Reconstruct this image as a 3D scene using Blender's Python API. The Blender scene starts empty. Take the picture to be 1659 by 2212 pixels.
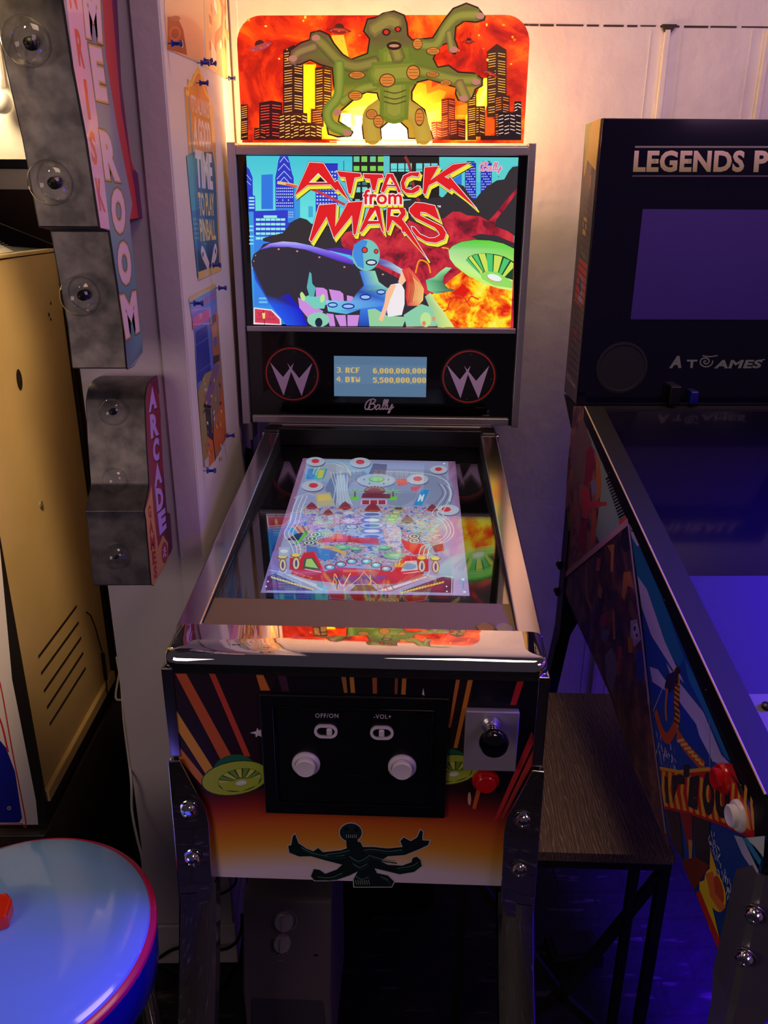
import bpy, bmesh, math, random
from math import sin, cos, pi, radians
from mathutils import Vector, Matrix
from mathutils.geometry import tessellate_polygon
random.seed(7)
S = bpy.context.scene
COL = S.collection
V = Vector

# ------------------------------------------------------------------ camera
CAM_LOC = V((0.016304, -0.8940, 1.5))
YAW, PIT, ROL, FPX = 0.023286, 0.359412, 0.0053654, 1728.62
fw = V((sin(YAW)*cos(PIT), cos(YAW)*cos(PIT), -sin(PIT)))
rt = V((cos(YAW), -sin(YAW), 0)); up = rt.cross(fw)
r2 = rt*cos(ROL) + up*sin(ROL); u2 = -rt*sin(ROL) + up*cos(ROL)
cd = bpy.data.cameras.new('camera'); cam = bpy.data.objects.new('camera', cd); COL.objects.link(cam)
cam.matrix_world = Matrix(((r2.x, u2.x, -fw.x, CAM_LOC.x), (r2.y, u2.y, -fw.y, CAM_LOC.y),
                           (r2.z, u2.z, -fw.z, CAM_LOC.z), (0, 0, 0, 1)))
cd.sensor_fit = 'HORIZONTAL'; cd.sensor_width = 36; cd.lens = FPX/1659*36; cd.clip_start = 0.02
S.camera = cam

# ------------------------------------------------------------------ look, world, lights
S.view_settings.view_transform = 'Standard'; S.view_settings.look = 'None'
S.view_settings.gamma = 1; S.view_settings.exposure = 0; S.view_settings.use_curve_mapping = False
W = bpy.data.worlds.new('world'); S.world = W; W.use_nodes = True
W.node_tree.nodes['Background'].inputs[0].default_value = (0.55, 0.42, 0.62, 1)
W.node_tree.nodes['Background'].inputs[1].default_value = 0.05

def aim(o, tgt):
    o.rotation_euler = (V(tgt)-o.location).to_track_quat('-Z', 'Y').to_euler()
def light(name, kind, loc, col, power, size=0.1, tgt=None, sy=None, spot=None, blend=.5):
    d = bpy.data.lights.new(name, kind); o = bpy.data.objects.new(name, d); COL.objects.link(o)
    o.location = loc; d.color = col; d.energy = power
    if kind == 'AREA':
        d.size = size
        if sy: d.shape = 'RECTANGLE'; d.size_y = sy
    else: d.shadow_soft_size = size
    if kind == 'SPOT': d.spot_size = spot; d.spot_blend = blend
    if tgt: aim(o, tgt)
    return o
# added fills, a warm overhead lamp, a strong blue lamp to the right, a dim pink-white room light behind the viewer
light('warm_cabinet_fill', 'SPOT', (-0.20, -0.30, 2.30), (1.0, 0.68, 0.32), 150, 0.05, (-1.02, 0.42, 1.0), spot=.66, blend=.35)  # added spot brightening the fibreboard cabinet, cone shaped to miss the pier
light('overhead_warm_light', 'AREA', (0.40, 0.20, 2.6), (1.0, 0.66, 0.46), 8.0, 0.6, (0.25, 0.3, 0.5))
light('left_fill_light', 'AREA', (-0.9, -1.0, 1.25), (1.0, 0.72, 0.66), 2.7, 0.5, (0.45, 0.2, 0.6))  # added low fill lifting the subwoofer and the right machine's side art
light('blue_room_light', 'SPOT', (1.55, 0.10, 1.50), (0.045, 0.0, 1.0), 560, 0.12, (0.85, 0.12, 0.78), spot=1.12, blend=1)
light('blue_side_fill', 'POINT', (1.75, -0.45, 1.55), (0.10, 0.0, 1.0), 6.0, 0.12)  # added fill giving the right machine's front a violet tint
light('blue_floor_light', 'POINT', (1.25, 0.80, 0.42), (0.08, 0.0, 1.0), 3.2, 0.08)
light('pink_room_light', 'AREA', (1.5, -1.0, 2.2), (0.95, 0.50, 0.95), 5.2, 0.7, (-0.25, 0.6, 1.2))
light('pink_wall_fill', 'SPOT', (1.2, -0.6, 2.3), (1.0, 0.58, 0.66), 24, 0.15, (0.5, 1.15, 1.95), spot=1.1, blend=1)  # added spot tinting the upper back wall pink, not a lamp of the room

# ------------------------------------------------------------------ colour and materials
def lin(c):
    c = [x/255.0 for x in c[:3]]
    return tuple((x/12.92 if x <= 0.04045 else ((x+0.055)/1.055)**2.4) for x in c)
def nm(name):
    m = bpy.data.materials.new(name); m.use_nodes = True; return m, m.node_tree, m.node_tree.nodes['Principled BSDF']
def bump(nt, bs, scale, strength, detail=4, dist=0.002, coords='Object', stretch=None):
    tc = nt.nodes.new('ShaderNodeTexCoord'); n = nt.nodes.new('ShaderNodeTexNoise'); b = nt.nodes.new('ShaderNodeBump')
    n.inputs['Scale'].default_value = scale; n.inputs['Detail'].default_value = detail
    if stretch:
        mp = nt.nodes.new('ShaderNodeMapping'); mp.inputs['Scale'].default_value = stretch
        nt.links.new(tc.outputs[coords], mp.inputs[0]); nt.links.new(mp.outputs[0], n.inputs['Vector'])
    else: nt.links.new(tc.outputs[coords], n.inputs['Vector'])
    b.inputs['Strength'].default_value = strength; b.inputs['Distance'].default_value = dist
    nt.links.new(n.outputs['Fac'], b.inputs['Height']); nt.links.new(b.outputs[0], bs.inputs['Normal'])
    return n
def mottle(nt, bs, c1, c2, scale, detail=5, lo=.35, hi=.65, stretch=None):
    tc = nt.nodes.new('ShaderNodeTexCoord'); n = nt.nodes.new('ShaderNodeTexNoise'); r = nt.nodes.new('ShaderNodeValToRGB')
    n.inputs['Scale'].default_value = scale; n.inputs['Detail'].default_value = detail
    mp = nt.nodes.new('ShaderNodeMapping'); mp.inputs['Scale'].default_value = stretch or (1, 1, 1)
    nt.links.new(tc.outputs['Object'], mp.inputs[0]); nt.links.new(mp.outputs[0], n.inputs['Vector'])
    r.color_ramp.elements[0].position = lo; r.color_ramp.elements[1].position = hi
    r.color_ramp.elements[0].color = (*lin(c1), 1); r.color_ramp.elements[1].color = (*lin(c2), 1)
    nt.links.new(n.outputs['Fac'], r.inputs[0]); nt.links.new(r.outputs[0], bs.inputs['Base Color'])
    return n, r
def solid(name, c, rough=.5, metal=0, spec=.5, coat=0, bmp=None, mot=None):
    m, nt, b = nm(name); b.inputs['Base Color'].default_value = (*lin(c), 1); b.inputs['Roughness'].default_value = rough
    b.inputs['Metallic'].default_value = metal; b.inputs['Specular IOR Level'].default_value = spec
    b.inputs['Coat Weight'].default_value = coat; b.inputs['Coat Roughness'].default_value = .05
    if bmp: bump(nt, b, *bmp)
    if mot: mottle(nt, b, c, mot[0], mot[1])
    return m
M = {}
M['wall'] = solid('painted_wall', (226, 218, 214), .55, mot=((236, 230, 226), 9)); bump(M['wall'].node_tree, M['wall'].node_tree.nodes['Principled BSDF'], 28, .55, 6, .006)
M['post'] = solid('painted_post', (222, 214, 212), .5, bmp=(60, .3, 4, .002))
M['floor'] = solid('floor', (30, 26, 27), .6)
def floor_mat():
    m = M['floor']; nt = m.node_tree; b = nt.nodes['Principled BSDF']
    n, r = mottle(nt, b, (22, 19, 21), (120, 104, 98), 9, 8, .60, .74, (1, 5, 1))
    br = nt.nodes.new('ShaderNodeTexBrick'); tc = nt.nodes.new('ShaderNodeTexCoord'); mx = nt.nodes.new('ShaderNodeMix'); mx.data_type = 'RGBA'
    br.inputs['Scale'].default_value = 3.2; br.inputs['Mortar Size'].default_value = .012
    br.inputs['Color1'].default_value = (1, 1, 1, 1); br.inputs['Color2'].default_value = (.7, .7, .7, 1); br.inputs['Mortar'].default_value = (.1, .1, .1, 1)
    mx.blend_type = 'MULTIPLY'; mx.inputs['Factor'].default_value = 1
    nt.links.new(tc.outputs['Object'], br.inputs['Vector'])
    nt.links.new(r.outputs[0], mx.inputs['A']); nt.links.new(br.outputs['Color'], mx.inputs['B']); nt.links.new(mx.outputs['Result'], b.inputs['Base Color'])
floor_mat(); bump(M['floor'].node_tree, M['floor'].node_tree.nodes['Principled BSDF'], 14, .6, 6, .01)
M['crack'] = solid('dark_gap', (60, 46, 38), .8)
M['chrome'] = solid('chrome', (236, 234, 232), .025, 1)
M['chrome2'] = solid('worn_chrome', (214, 210, 212), .16, 1, bmp=(5, .05, 3, .01))
M['brushed'] = solid('brushed_steel', (150, 150, 152), .35, 1, bmp=(400, .15, 2, .0005))
M['black'] = solid('black_plastic', (9, 9, 13), .35)
M['gloss'] = solid('gloss_black', (5, 5, 9), .08, coat=.5)
M['matte'] = solid('matte_black', (12, 12, 15), .6)
M['riser'] = solid('satin_black_board', (52, 46, 40), .32, coat=.3)
M['trim'] = solid('satin_trim', (196, 190, 200), .30, .8)
M['apron'] = solid('grey_apron', (132, 112, 76), .5, bmp=(700, .12, 2, .0004))
M['white'] = solid('white_plastic', (232, 228, 232), .3)
M['red'] = solid('red_plastic', (205, 18, 22), .2, coat=.4)
M['orange'] = solid('orange_red_plastic', (238, 52, 14), .12, coat=.6)
M['galv'] = solid('galvanised_metal', (80, 78, 78), .42, .75, mot=((116, 112, 110), 38)); bump(M['galv'].node_tree, M['galv'].node_tree.nodes['Principled BSDF'], 60, .15, 3, .001)
M['beige'] = solid('raw_fibreboard', (196, 170, 122), .65, mot=((206, 180, 134), 5)); bump(M['beige'].node_tree, M['beige'].node_tree.nodes['Principled BSDF'], 160, .12, 3, .0008)
M['lath'] = solid('pale_wood_batten', (214, 186, 132), .6)
M['paper'] = solid('paper', (228, 226, 220), .6)
M['pinblue'] = solid('blue_pin_plastic', (20, 44, 150), .2, coat=.5)
M['pale'] = solid('pale_metal', (170, 166, 170), .3, .8)
M['brown'] = solid('dark_brown_panel', (52, 36, 26), .5)
M['coin'] = solid('worn_coin', (170, 138, 104), .35, .9, bmp=(900, .5, 3, .0006))
M['coin2'] = solid('silver_coin', (170, 160, 146), .35, .9, bmp=(700, .5, 3, .0006))
M['rubber'] = solid('black_cable', (10, 10, 11), .45)
M['wcable'] = solid('white_cable', (205, 205, 200), .45)
M['seatblue'] = solid('blue_seat_vinyl', (128, 182, 228), .12, coat=.7, bmp=(10, .12, 2, .006))
M['magenta'] = solid('magenta_piping', (214, 22, 84), .3, coat=.3)
M['deepblue'] = solid('deep_blue_vinyl', (14, 20, 120), .3, coat=.5)
M['rimblack'] = solid('black_edge', (20, 16, 16), .5)
M['silverplate'] = solid('grey_metal_plate', (168, 164, 172), .4, .35, bmp=(300, .12, 2, .0006))
M['subgrey'] = solid('dark_grey_plastic', (112, 106, 108), .5)
M['grille'] = solid('dark_speaker_mesh', (84, 80, 92), .7, bmp=(1200, .6, 2, .001))
M['subknob'] = solid('grey_metal_knob', (190, 186, 186), .35, .3)
M['rmblack'] = solid('smoked_acrylic', (15, 11, 32), .10, coat=.3)
M['rmscreen'] = solid('switched_off_screen', (62, 44, 120), .5, spec=.2)  # blue-violet base holds the blue haze that the dark screen reflects
def wood():
    m, nt, b = nm('dark_woodgrain_laminate'); b.inputs['Roughness'].default_value = .5
    tc = nt.nodes.new('ShaderNodeTexCoord'); mp = nt.nodes.new('ShaderNodeMapping'); mp.inputs['Scale'].default_value = (1, .12, 1)
    n0 = nt.nodes.new('ShaderNodeTexNoise'); n0.inputs['Scale'].default_value = 6; n0.inputs['Detail'].default_value = 2
    w = nt.nodes.new('ShaderNodeTexWave'); w.inputs['Scale'].default_value = 62; w.inputs['Distortion'].default_value = 11; w.inputs['Detail'].default_value = 3; w.inputs['Detail Scale'].default_value = 1.6
    r = nt.nodes.new('ShaderNodeValToRGB'); r.color_ramp.elements[0].position = .55; r.color_ramp.elements[1].position = .98
    r.color_ramp.elements[0].color = (*lin((104, 84, 74)), 1); r.color_ramp.elements[1].color = (*lin((152, 130, 114)), 1)
    nt.links.new(tc.outputs['Object'], mp.inputs[0]); nt.links.new(mp.outputs[0], w.inputs['Vector']); nt.links.new(w.outputs['Fac'], r.inputs[0]); nt.links.new(r.outputs[0], b.inputs['Base Color'])
    return m
M['wood'] = wood()
def glassy(name, ior, tint=(1, 1, 1), rough=.0):
    m = bpy.data.materials.new(name); m.use_nodes = True; nt = m.node_tree; nt.nodes.clear()
    o = nt.nodes.new('ShaderNodeOutputMaterial'); mx = nt.nodes.new('ShaderNodeMixShader'); f = nt.nodes.new('ShaderNodeMath'); f.operation = 'MULTIPLY_ADD'; lw = nt.nodes.new('ShaderNodeLayerWeight'); pw = nt.nodes.new('ShaderNodeMath'); pw.operation = 'POWER'
    lw.inputs['Blend'].default_value = .5; pw.inputs[1].default_value = 4.0; nt.links.new(lw.outputs['Facing'], pw.inputs[0]); nt.links.new(pw.outputs[0], f.inputs[0])
    F0 = ((ior-1)/(ior+1))**2; f.inputs[1].default_value = 1-F0; f.inputs[2].default_value = F0
    t = nt.nodes.new('ShaderNodeBsdfTransparent'); g = nt.nodes.new('ShaderNodeBsdfGlossy')
    t.inputs[0].default_value = (*tint, 1); g.inputs['Roughness'].default_value = rough
    nt.links.new(f.outputs[0], mx.inputs[0]); nt.links.new(t.outputs[0], mx.inputs[1]); nt.links.new(g.outputs[0], mx.inputs[2]); nt.links.new(mx.outputs[0], o.inputs[0])
    return m
M['tableglass'] = glassy('playfield_glass', 1.75)
M['bulb'] = glassy('clear_bulb_glass', 1.6)
def acrylic():
    m = glassy('clear_acrylic', 1.5, (1, .96, .85)); return m
M['acrylic'] = acrylic()
def artmat(name, kind, strength=1.0, coat=.15, rough=.4, fire=None):
    m, nt, b = nm(name)
    if fire:
        tc = nt.nodes.new('ShaderNodeTexCoord'); n = nt.nodes.new('ShaderNodeTexNoise'); r = nt.nodes.new('ShaderNodeValToRGB')
        n.inputs['Scale'].default_value = fire[0]; n.inputs['Detail'].default_value = 8; n.inputs['Roughness'].default_value = .62; n.inputs['Distortion'].default_value = .6
        els = r.color_ramp.elements; stops = fire[1]
        els[0].position = stops[0][0]; els[0].color = (*lin(stops[0][1]), 1); els[1].position = stops[-1][0]; els[1].color = (*lin(stops[-1][1]), 1)
        for p, c in stops[1:-1]:
            e = els.new(p); e.color = (*lin(c), 1)
        nt.links.new(tc.outputs['Object'], n.inputs['Vector']); nt.links.new(n.outputs['Fac'], r.inputs[0]); src = r.outputs[0]
    else:
        a = nt.nodes.new('ShaderNodeAttribute'); a.attribute_name = 'Col'; src = a.outputs['Color']
    if kind == 'screen':
        b.inputs['Base Color'].default_value = (0, 0, 0, 1); b.inputs['Roughness'].default_value = .3
        nt.links.new(src, b.inputs['Emission Color']); b.inputs['Emission Strength'].default_value = strength
    elif kind == 'backlit':
        nt.links.new(src, b.inputs['Base Color']); nt.links.new(src, b.inputs['Emission Color']); b.inputs['Emission Strength'].default_value = strength
        b.inputs['Roughness'].default_value = rough
    else:
        nt.links.new(src, b.inputs['Base Color']); b.inputs['Roughness'].default_value = rough; b.inputs['Coat Weight'].default_value = coat
    return m
M['print'] = artmat('printed_art', 'print')
M['screen'] = artmat('screen_art', 'screen', 1.0)
M['dmd'] = artmat('display_screen', 'screen', .62)
M['field'] = artmat('playfield_screen', 'screen', .85)
M['backlit'] = artmat('backlit_print', 'backlit', .85)
M['backlit_dim'] = artmat('backlit_cutout', 'backlit', .42)
M['backlit_fire'] = artmat('backlit_fire_print', 'backlit', .8, fire=(11, [(.30, (90, 10, 6)), (.44, (170, 24, 6)), (.56, (226, 60, 6)), (.68, (250, 120, 10)), (.82, (255, 190, 60))]))
M['screen_red'] = artmat('screen_smoke', 'screen', .95, fire=(22, [(.32, (60, 36, 46)), (.41, (140, 30, 44)), (.49, (196, 42, 62)), (.70, (232, 64, 66))]))
M['screen_fire'] = artmat('screen_fire', 'screen', 1.0, fire=(26, [(.36, (220, 30, 20)), (.46, (255, 120, 20)), (.54, (250, 220, 30)), (.70, (250, 250, 110))]))
M['field_fuzz'] = artmat('playfield_detail', 'screen', .85, fire=(90, [(.34, (90, 60, 140)), (.42, (70, 130, 210)), (.47, (206, 210, 238)), (.53, (170, 60, 90)), (.58, (220, 225, 246)), (.64, (90, 190, 120)), (.72, (240, 200, 90))]))
M['side_fuzz'] = artmat('side_art_detail', 'print', fire=(26, [(.36, (34, 24, 44)), (.44, (70, 50, 70)), (.53, (96, 56, 66)), (.61, (130, 84, 66)), (.70, (104, 90, 130))]))
M['side_fuzz2'] = artmat('side_art_detail_red', 'print', fire=(20, [(.36, (60, 48, 70)), (.46, (120, 70, 80)), (.54, (160, 110, 100)), (.66, (190, 90, 60))]))

# ------------------------------------------------------------------ mesh building
class MB:
    def __init__(s): s.v = []; s.f = []; s.m = []
    def add(s, vs, fs, mat=0):
        n = len(s.v); s.v += [tuple(p) for p in vs]; s.f += [tuple(n+i for i in f) for f in fs]; s.m += [mat]*len(fs); return s
    def box(s, a, b, mat=0):
        (x0, y0, z0), (x1, y1, z1) = a, b
        vs = [(x, y, z) for z in (z0, z1) for y in (y0, y1) for x in (x0, x1)]
        return s.add(vs, [(0, 2, 3, 1), (4, 5, 7, 6), (0, 1, 5, 4), (2, 6, 7, 3), (0, 4, 6, 2), (1, 3, 7, 5)], mat)
    def prism(s, pts, d, mat=0):
        """pts: 3D polygon, d: extrusion vector"""
        n = len(pts); d = V(d); a = [V(p) for p in pts]; b = [p+d for p in a]
        tri = tessellate_polygon([a])
        fs = [tuple(t) for t in tri] + [tuple(n+i for i in reversed(t)) for t in tri]
        fs += [(i, (i+1) % n, n+(i+1) % n, n+i) for i in range(n)]
        return s.add(a+b, fs, mat)
    def hull8(s, p, mat=0):   # eight corners, bottom four then top four
        return s.add(p, [(3, 2, 1, 0), (4, 5, 6, 7), (0, 1, 5, 4), (1, 2, 6, 5), (2, 3, 7, 6), (3, 0, 4, 7)], mat)
    def tube(s, pts, r, seg=10, mat=0, cap=True):
        pts = [V(p) for p in pts]; rs = r if isinstance(r, (list, tuple)) else [r]*len(pts); rings = []; prev = None
        for i, p in enumerate(pts):
            t = (pts[min(i+1, len(pts)-1)] - pts[max(i-1, 0)]).normalized()
            if prev is None:
                a = t.cross(V((0, 0, 1)));
                if a.length < .1: a = t.cross(V((1, 0, 0)))
            else: a = prev - t*prev.dot(t)
            a.normalize(); prev = a; b = t.cross(a)
            rings.append([p + (a*cos(2*pi*k/seg) + b*sin(2*pi*k/seg))*rs[i] for k in range(seg)])
        vs = [q for rg in rings for q in rg]; fs = []
        for i in range(len(pts)-1):
            for k in range(seg):
                k2 = (k+1) % seg; fs.append((i*seg+k, i*seg+k2, (i+1)*seg+k2, (i+1)*seg+k))
        if cap: fs += [tuple(reversed(range(seg))), tuple((len(pts)-1)*seg+k for k in range(seg))]
        return s.add(vs, fs, mat)
    def lathe(s, prof, base, axis=(0, 0, 1), seg=32, mat=0):
        """prof: (radius, height) pairs along axis from base"""
        ax = V(axis).normalized(); a = ax.cross(V((0, 0, 1)))
        if a.length < .1: a = V((1, 0, 0))
        a.normalize(); b = ax.cross(a); base = V(base)
        vs = [base + ax*h + (a*cos(2*pi*k/seg) + b*sin(2*pi*k/seg))*max(r, 1e-5) for r, h in prof for k in range(seg)]; fs = []
        for i in range(len(prof)-1):
            for k in range(seg):
                k2 = (k+1) % seg; fs.append((i*seg+k, i*seg+k2, (i+1)*seg+k2, (i+1)*seg+k))
        fs += [tuple(reversed(range(seg))), tuple((len(prof)-1)*seg+k for k in range(seg))]
        return s.add(vs, fs, mat)
    def ball(s, c, r, seg=24, rings=14, sc=(1, 1, 1), mat=0):
        prof = [(r*sin(pi*i/rings), -r*cos(pi*i/rings)) for i in range(rings+1)]
        n0 = len(s.v); s.lathe(prof, (0, 0, 0), seg=seg, mat=mat)
        for i in range(n0, len(s.v)): s.v[i] = (c[0]+s.v[i][0]*sc[0], c[1]+s.v[i][1]*sc[1], c[2]+s.v[i][2]*sc[2])
        return s
    def build(s, name, mats, parent=None, bevel=0, smooth=False, seg=3):
        me = bpy.data.meshes.new(name); me.from_pydata(s.v, [], s.f); me.validate(); me.update()
        for m in (mats if isinstance(mats, (list, tuple)) else [mats]): me.materials.append(M[m] if isinstance(m, str) else m)
        if len(me.polygons) == len(s.m): me.polygons.foreach_set('material_index', s.m)
        bm = bmesh.new(); bm.from_mesh(me); bmesh.ops.recalc_face_normals(bm, faces=bm.faces); bm.to_mesh(me); bm.free()
        if smooth:
            me.polygons.foreach_set('use_smooth', [True]*len(me.polygons))
            try: me.set_sharp_from_angle(angle=radians(38))
            except Exception: pass
        o = bpy.data.objects.new(name, me); COL.objects.link(o); o.parent = parent
        if bevel:
            b = o.modifiers.new('bevel', 'BEVEL'); b.width = bevel; b.segments = seg; b.limit_method = 'ANGLE'; b.angle_limit = radians(35)
            me.polygons.foreach_set('use_smooth', [True]*len(me.polygons))
            w = o.modifiers.new('wn', 'WEIGHTED_NORMAL'); w.keep_sharp = True
        return o
def tag(o, label=None, cat=None, group=None, kind=None):
    if label: o['label'] = label
    if cat: o['category'] = cat
    if group: o['group'] = group
    if kind: o['kind'] = kind
    return o
def thing(name, loc, rz, label, cat, group=None):
    o = bpy.data.objects.new(name, None); COL.objects.link(o); o.location = loc; o.rotation_euler = (0, 0, rz); o.empty_display_size = .05
    return tag(o, label, cat, group)
def struct(name, mb, mats, **k): return tag(mb.build(name, mats, **k), kind='structure')

class Fr:
    """a local frame: where a sight line of the photograph meets a plane of the object that stands there"""
    def __init__(s, loc=(0, 0, 0), rz=0): s.loc = V(loc); s.rz = rz; s.R = Matrix.Rotation(-rz, 3, 'Z')
    def ray(s, x, y):
        d = fw + r2*(x-829.5)/FPX - u2*(y-1106)/FPX
        return s.R @ (CAM_LOC - s.loc), s.R @ d
    def pl(s, x, y, P, n):
        c, d = s.ray(x, y); n = V(n); return c + d*((V(P)-c).dot(n)/d.dot(n))
    def onY(s, x, y, Y): return s.pl(x, y, (0, Y, 0), (0, 1, 0))
    def onX(s, x, y, X): return s.pl(x, y, (X, 0, 0), (1, 0, 0))
    def onZ(s, x, y, Z): return s.pl(x, y, (0, 0, Z), (0, 0, 1))

FONT_CACHE = {}
def font_tris(txt, bold=0, spacing=1):
    k = (txt, bold, spacing)
    if k in FONT_CACHE: return FONT_CACHE[k]
    cu = bpy.data.curves.new('t', 'FONT'); cu.body = txt; cu.offset = bold; cu.resolution_u = 3; cu.space_character = spacing
    o = bpy.data.objects.new('t', cu); COL.objects.link(o)
    dg = bpy.context.evaluated_depsgraph_get(); me = bpy.data.meshes.new_from_object(o.evaluated_get(dg)); me.calc_loop_triangles()
    vs = [(v.co.x, v.co.y) for v in me.vertices]; fs = [tuple(t.vertices) for t in me.loop_triangles]
    bpy.data.objects.remove(o); bpy.data.curves.remove(cu); bpy.data.meshes.remove(me)
    x0 = min(v[0] for v in vs); x1 = max(v[0] for v in vs); y0 = min(v[1] for v in vs); y1 = max(v[1] for v in vs)
    vs = [((a-x0)/(x1-x0), (b-y0)/(y1-y0)) for a, b in vs]
    FONT_CACHE[k] = (vs, fs); return FONT_CACHE[k]

class Art:
    """flat printed or displayed picture: thin layers of ink on one plane of an object"""
    def __init__(s, fr, P, n, side=1, step=9e-6):
        s.fr = fr; s.P = V(P); s.n = V(n).normalized(); s.v = []; s.f = []; s.c = []; s.m = []; s.k = 0; s.step = step; s.side = side
        a = V((0, 0, 1)).cross(s.n)
        if a.length < .2: a = V((1, 0, 0))
        s.e1 = a.normalized(); s.e2 = s.n.cross(s.e1).normalized(); s.o = (0, 0, 1)
    def zoom(s, ox, oy, k): s.o = (ox, oy, k); return s
    def at(s, x, y): return s.fr.pl(s.o[0]+x/s.o[2], s.o[1]+y/s.o[2], s.P, s.n)
    def _uv(s, p): d = p-s.P; return V((d.dot(s.e1), d.dot(s.e2), 0))
    def _p3(s, u): return s.P + s.e1*u[0] + s.e2*u[1]
    def raw(s, pts, tris, col, mat=0):
        off = s.n*s.side*s.k*s.step; s.k += 1; n = len(s.v)
        s.v += [tuple(p+off) for p in pts]
        cols = col if isinstance(col[0], (tuple, list)) else [col]*len(pts)
        cols = [lin(c) for c in cols]
        for t in tris:
            s.f.append(tuple(n+i for i in t)); s.c += [cols[i] for i in t]; s.m.append(mat)
        return s
    def poly(s, pts, col, mat=0, holes=None, m3=False):
        P = [p if m3 else s.at(*p) for p in pts]; loops = [[s._uv(p) for p in P]]; allp = list(P)
        for h in (holes or []):
            H = [s.at(*p) for p in h]; loops.append([s._uv(p) for p in H]); allp += H
        return s.raw(allp, tessellate_polygon(loops), col, mat)
    def rect(s, x0, y0, x1, y1, col, mat=0): return s.poly([(x0, y0), (x1, y0), (x1, y1), (x0, y1)], col, mat)
    def disc(s, x, y, r, col, seg=28, sy=1.0, r_in=0, mat=0, a0=0, a1=2*pi):
        c = s.at(x, y); R = (s.at(x+r, y)-c).length; q = r_in/r
        ring = [c + s.e1*R*cos(a0+(a1-a0)*i/seg) + s.e2*R*sy*sin(a0+(a1-a0)*i/seg) for i in range(seg+1)]
        if r_in:
            inn = [c+(p-c)*q for p in ring]; m = seg+1
            return s.raw(ring+inn, [(i, i+1, m+i+1) for i in range(seg)] + [(i, m+i+1, m+i) for i in range(seg)], col, mat)
        return s.raw(ring+[c], [(i, i+1, seg+1) for i in range(seg)], col, mat)
    def ell(s, x, y, rx, ry, col, seg=26, rot=0, mat=0):
        return s.poly([(x+rx*cos(t)*cos(rot)-ry*sin(t)*sin(rot), y+rx*cos(t)*sin(rot)+ry*sin(t)*cos(rot)) for t in [2*pi*i/seg for i in range(seg)]], col, mat)
    def line(s, pts, w, col, closed=False, mat=0, w2=None):
        P = [s.at(*p) for p in pts]; q = pts[len(pts)//2]; hw = (s.at(q[0]+w, q[1])-s.at(*q)).length/2
        U = [s._uv(p) for p in P]; U = [u for k, u in enumerate(U) if k == 0 or (u-U[k-1]).length > 1e-6]
        if closed and len(U) > 2 and (U[0]-U[-1]).length < 1e-6: U.pop()
        n = len(U)
        if n < 2: return s
        vs = []
        for i in range(n):      # one mitred ribbon, so that the stroke never lies on itself
            a = U[i-1] if (i or closed) else None; b = U[(i+1) % n] if (i < n-1 or closed) else None; c = U[i]
            d0 = (c-a).normalized() if a is not None else None; d1 = (b-c).normalized() if b is not None else None
            d0 = d1 if d0 is None else d0; d1 = d0 if d1 is None else d1
            t = d0+d1
            if t.length < .35: t = d0
            t.normalize(); nn = V((-t.y, t.x, 0)); m = hw/max(.5, nn.dot(V((-d0.y, d0.x, 0)))); e = V((0, 0, 0))
            if not closed and i == 0: e = -d1*hw*.6
            if not closed and i == n-1: e = d0*hw*.6
            vs += [c+nn*m+e, c-nn*m+e]
        tr = []
        for i in range(n if closed else n-1):
            k, q2 = 2*i, 2*((i+1) % n); tr += [(k, k+1, q2+1), (k, q2+1, q2)]
        return s.raw([s._p3(u) for u in vs], tr, col, mat)
    def spline(s, pts, w, col, n=6, closed=False):
        out = []; m = len(pts)
        for i in range(m if closed else m-1):
            p0, p1, p2, p3 = (pts[(i-1) % m] if closed or i else pts[0]), pts[i], pts[(i+1) % m], (pts[(i+2) % m] if closed or i+2 < m else pts[-1])
            for j in range(n):
                t = j/n; out.append(tuple(.5*((2*p1[k])+(-p0[k]+p2[k])*t+(2*p0[k]-5*p1[k]+4*p2[k]-p3[k])*t*t+(-p0[k]+3*p1[k]-3*p2[k]+p3[k])*t**3) for k in (0, 1)))
        if not closed: out.append(pts[-1])
        return s.line(out, w, col, closed)
    def text(s, t, TL, TR, BR, BL, col, bold=0, spacing=1, mat=0, top=None):
        vs, fs = font_tris(t, bold, spacing); q = [s.at(*p) for p in (TL, TR, BR, BL)]
        P = [(q[3]*(1-u)+q[2]*u)*(1-v) + (q[0]*(1-u)+q[1]*u)*v for u, v in vs]
        if top: col = [tuple(col[k]*(1-v)+top[k]*v for k in range(3)) for u, v in vs]
        return s.raw(P, fs, col, mat)
    def build(s, name, mats, parent=None):
        me = bpy.data.meshes.new(name); me.from_pydata(s.v, [], s.f)
        at = me.color_attributes.new('Col', 'FLOAT_COLOR', 'CORNER')
        at.data.foreach_set('color', [x for c in s.c for x in (*c, 1.0)])
        for m in (mats if isinstance(mats, (list, tuple)) else [mats]): me.materials.append(M[m])
        me.polygons.foreach_set('material_index', s.m); me.update()
        o = bpy.data.objects.new(name, me); COL.objects.link(o); o.parent = parent; return o

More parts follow.
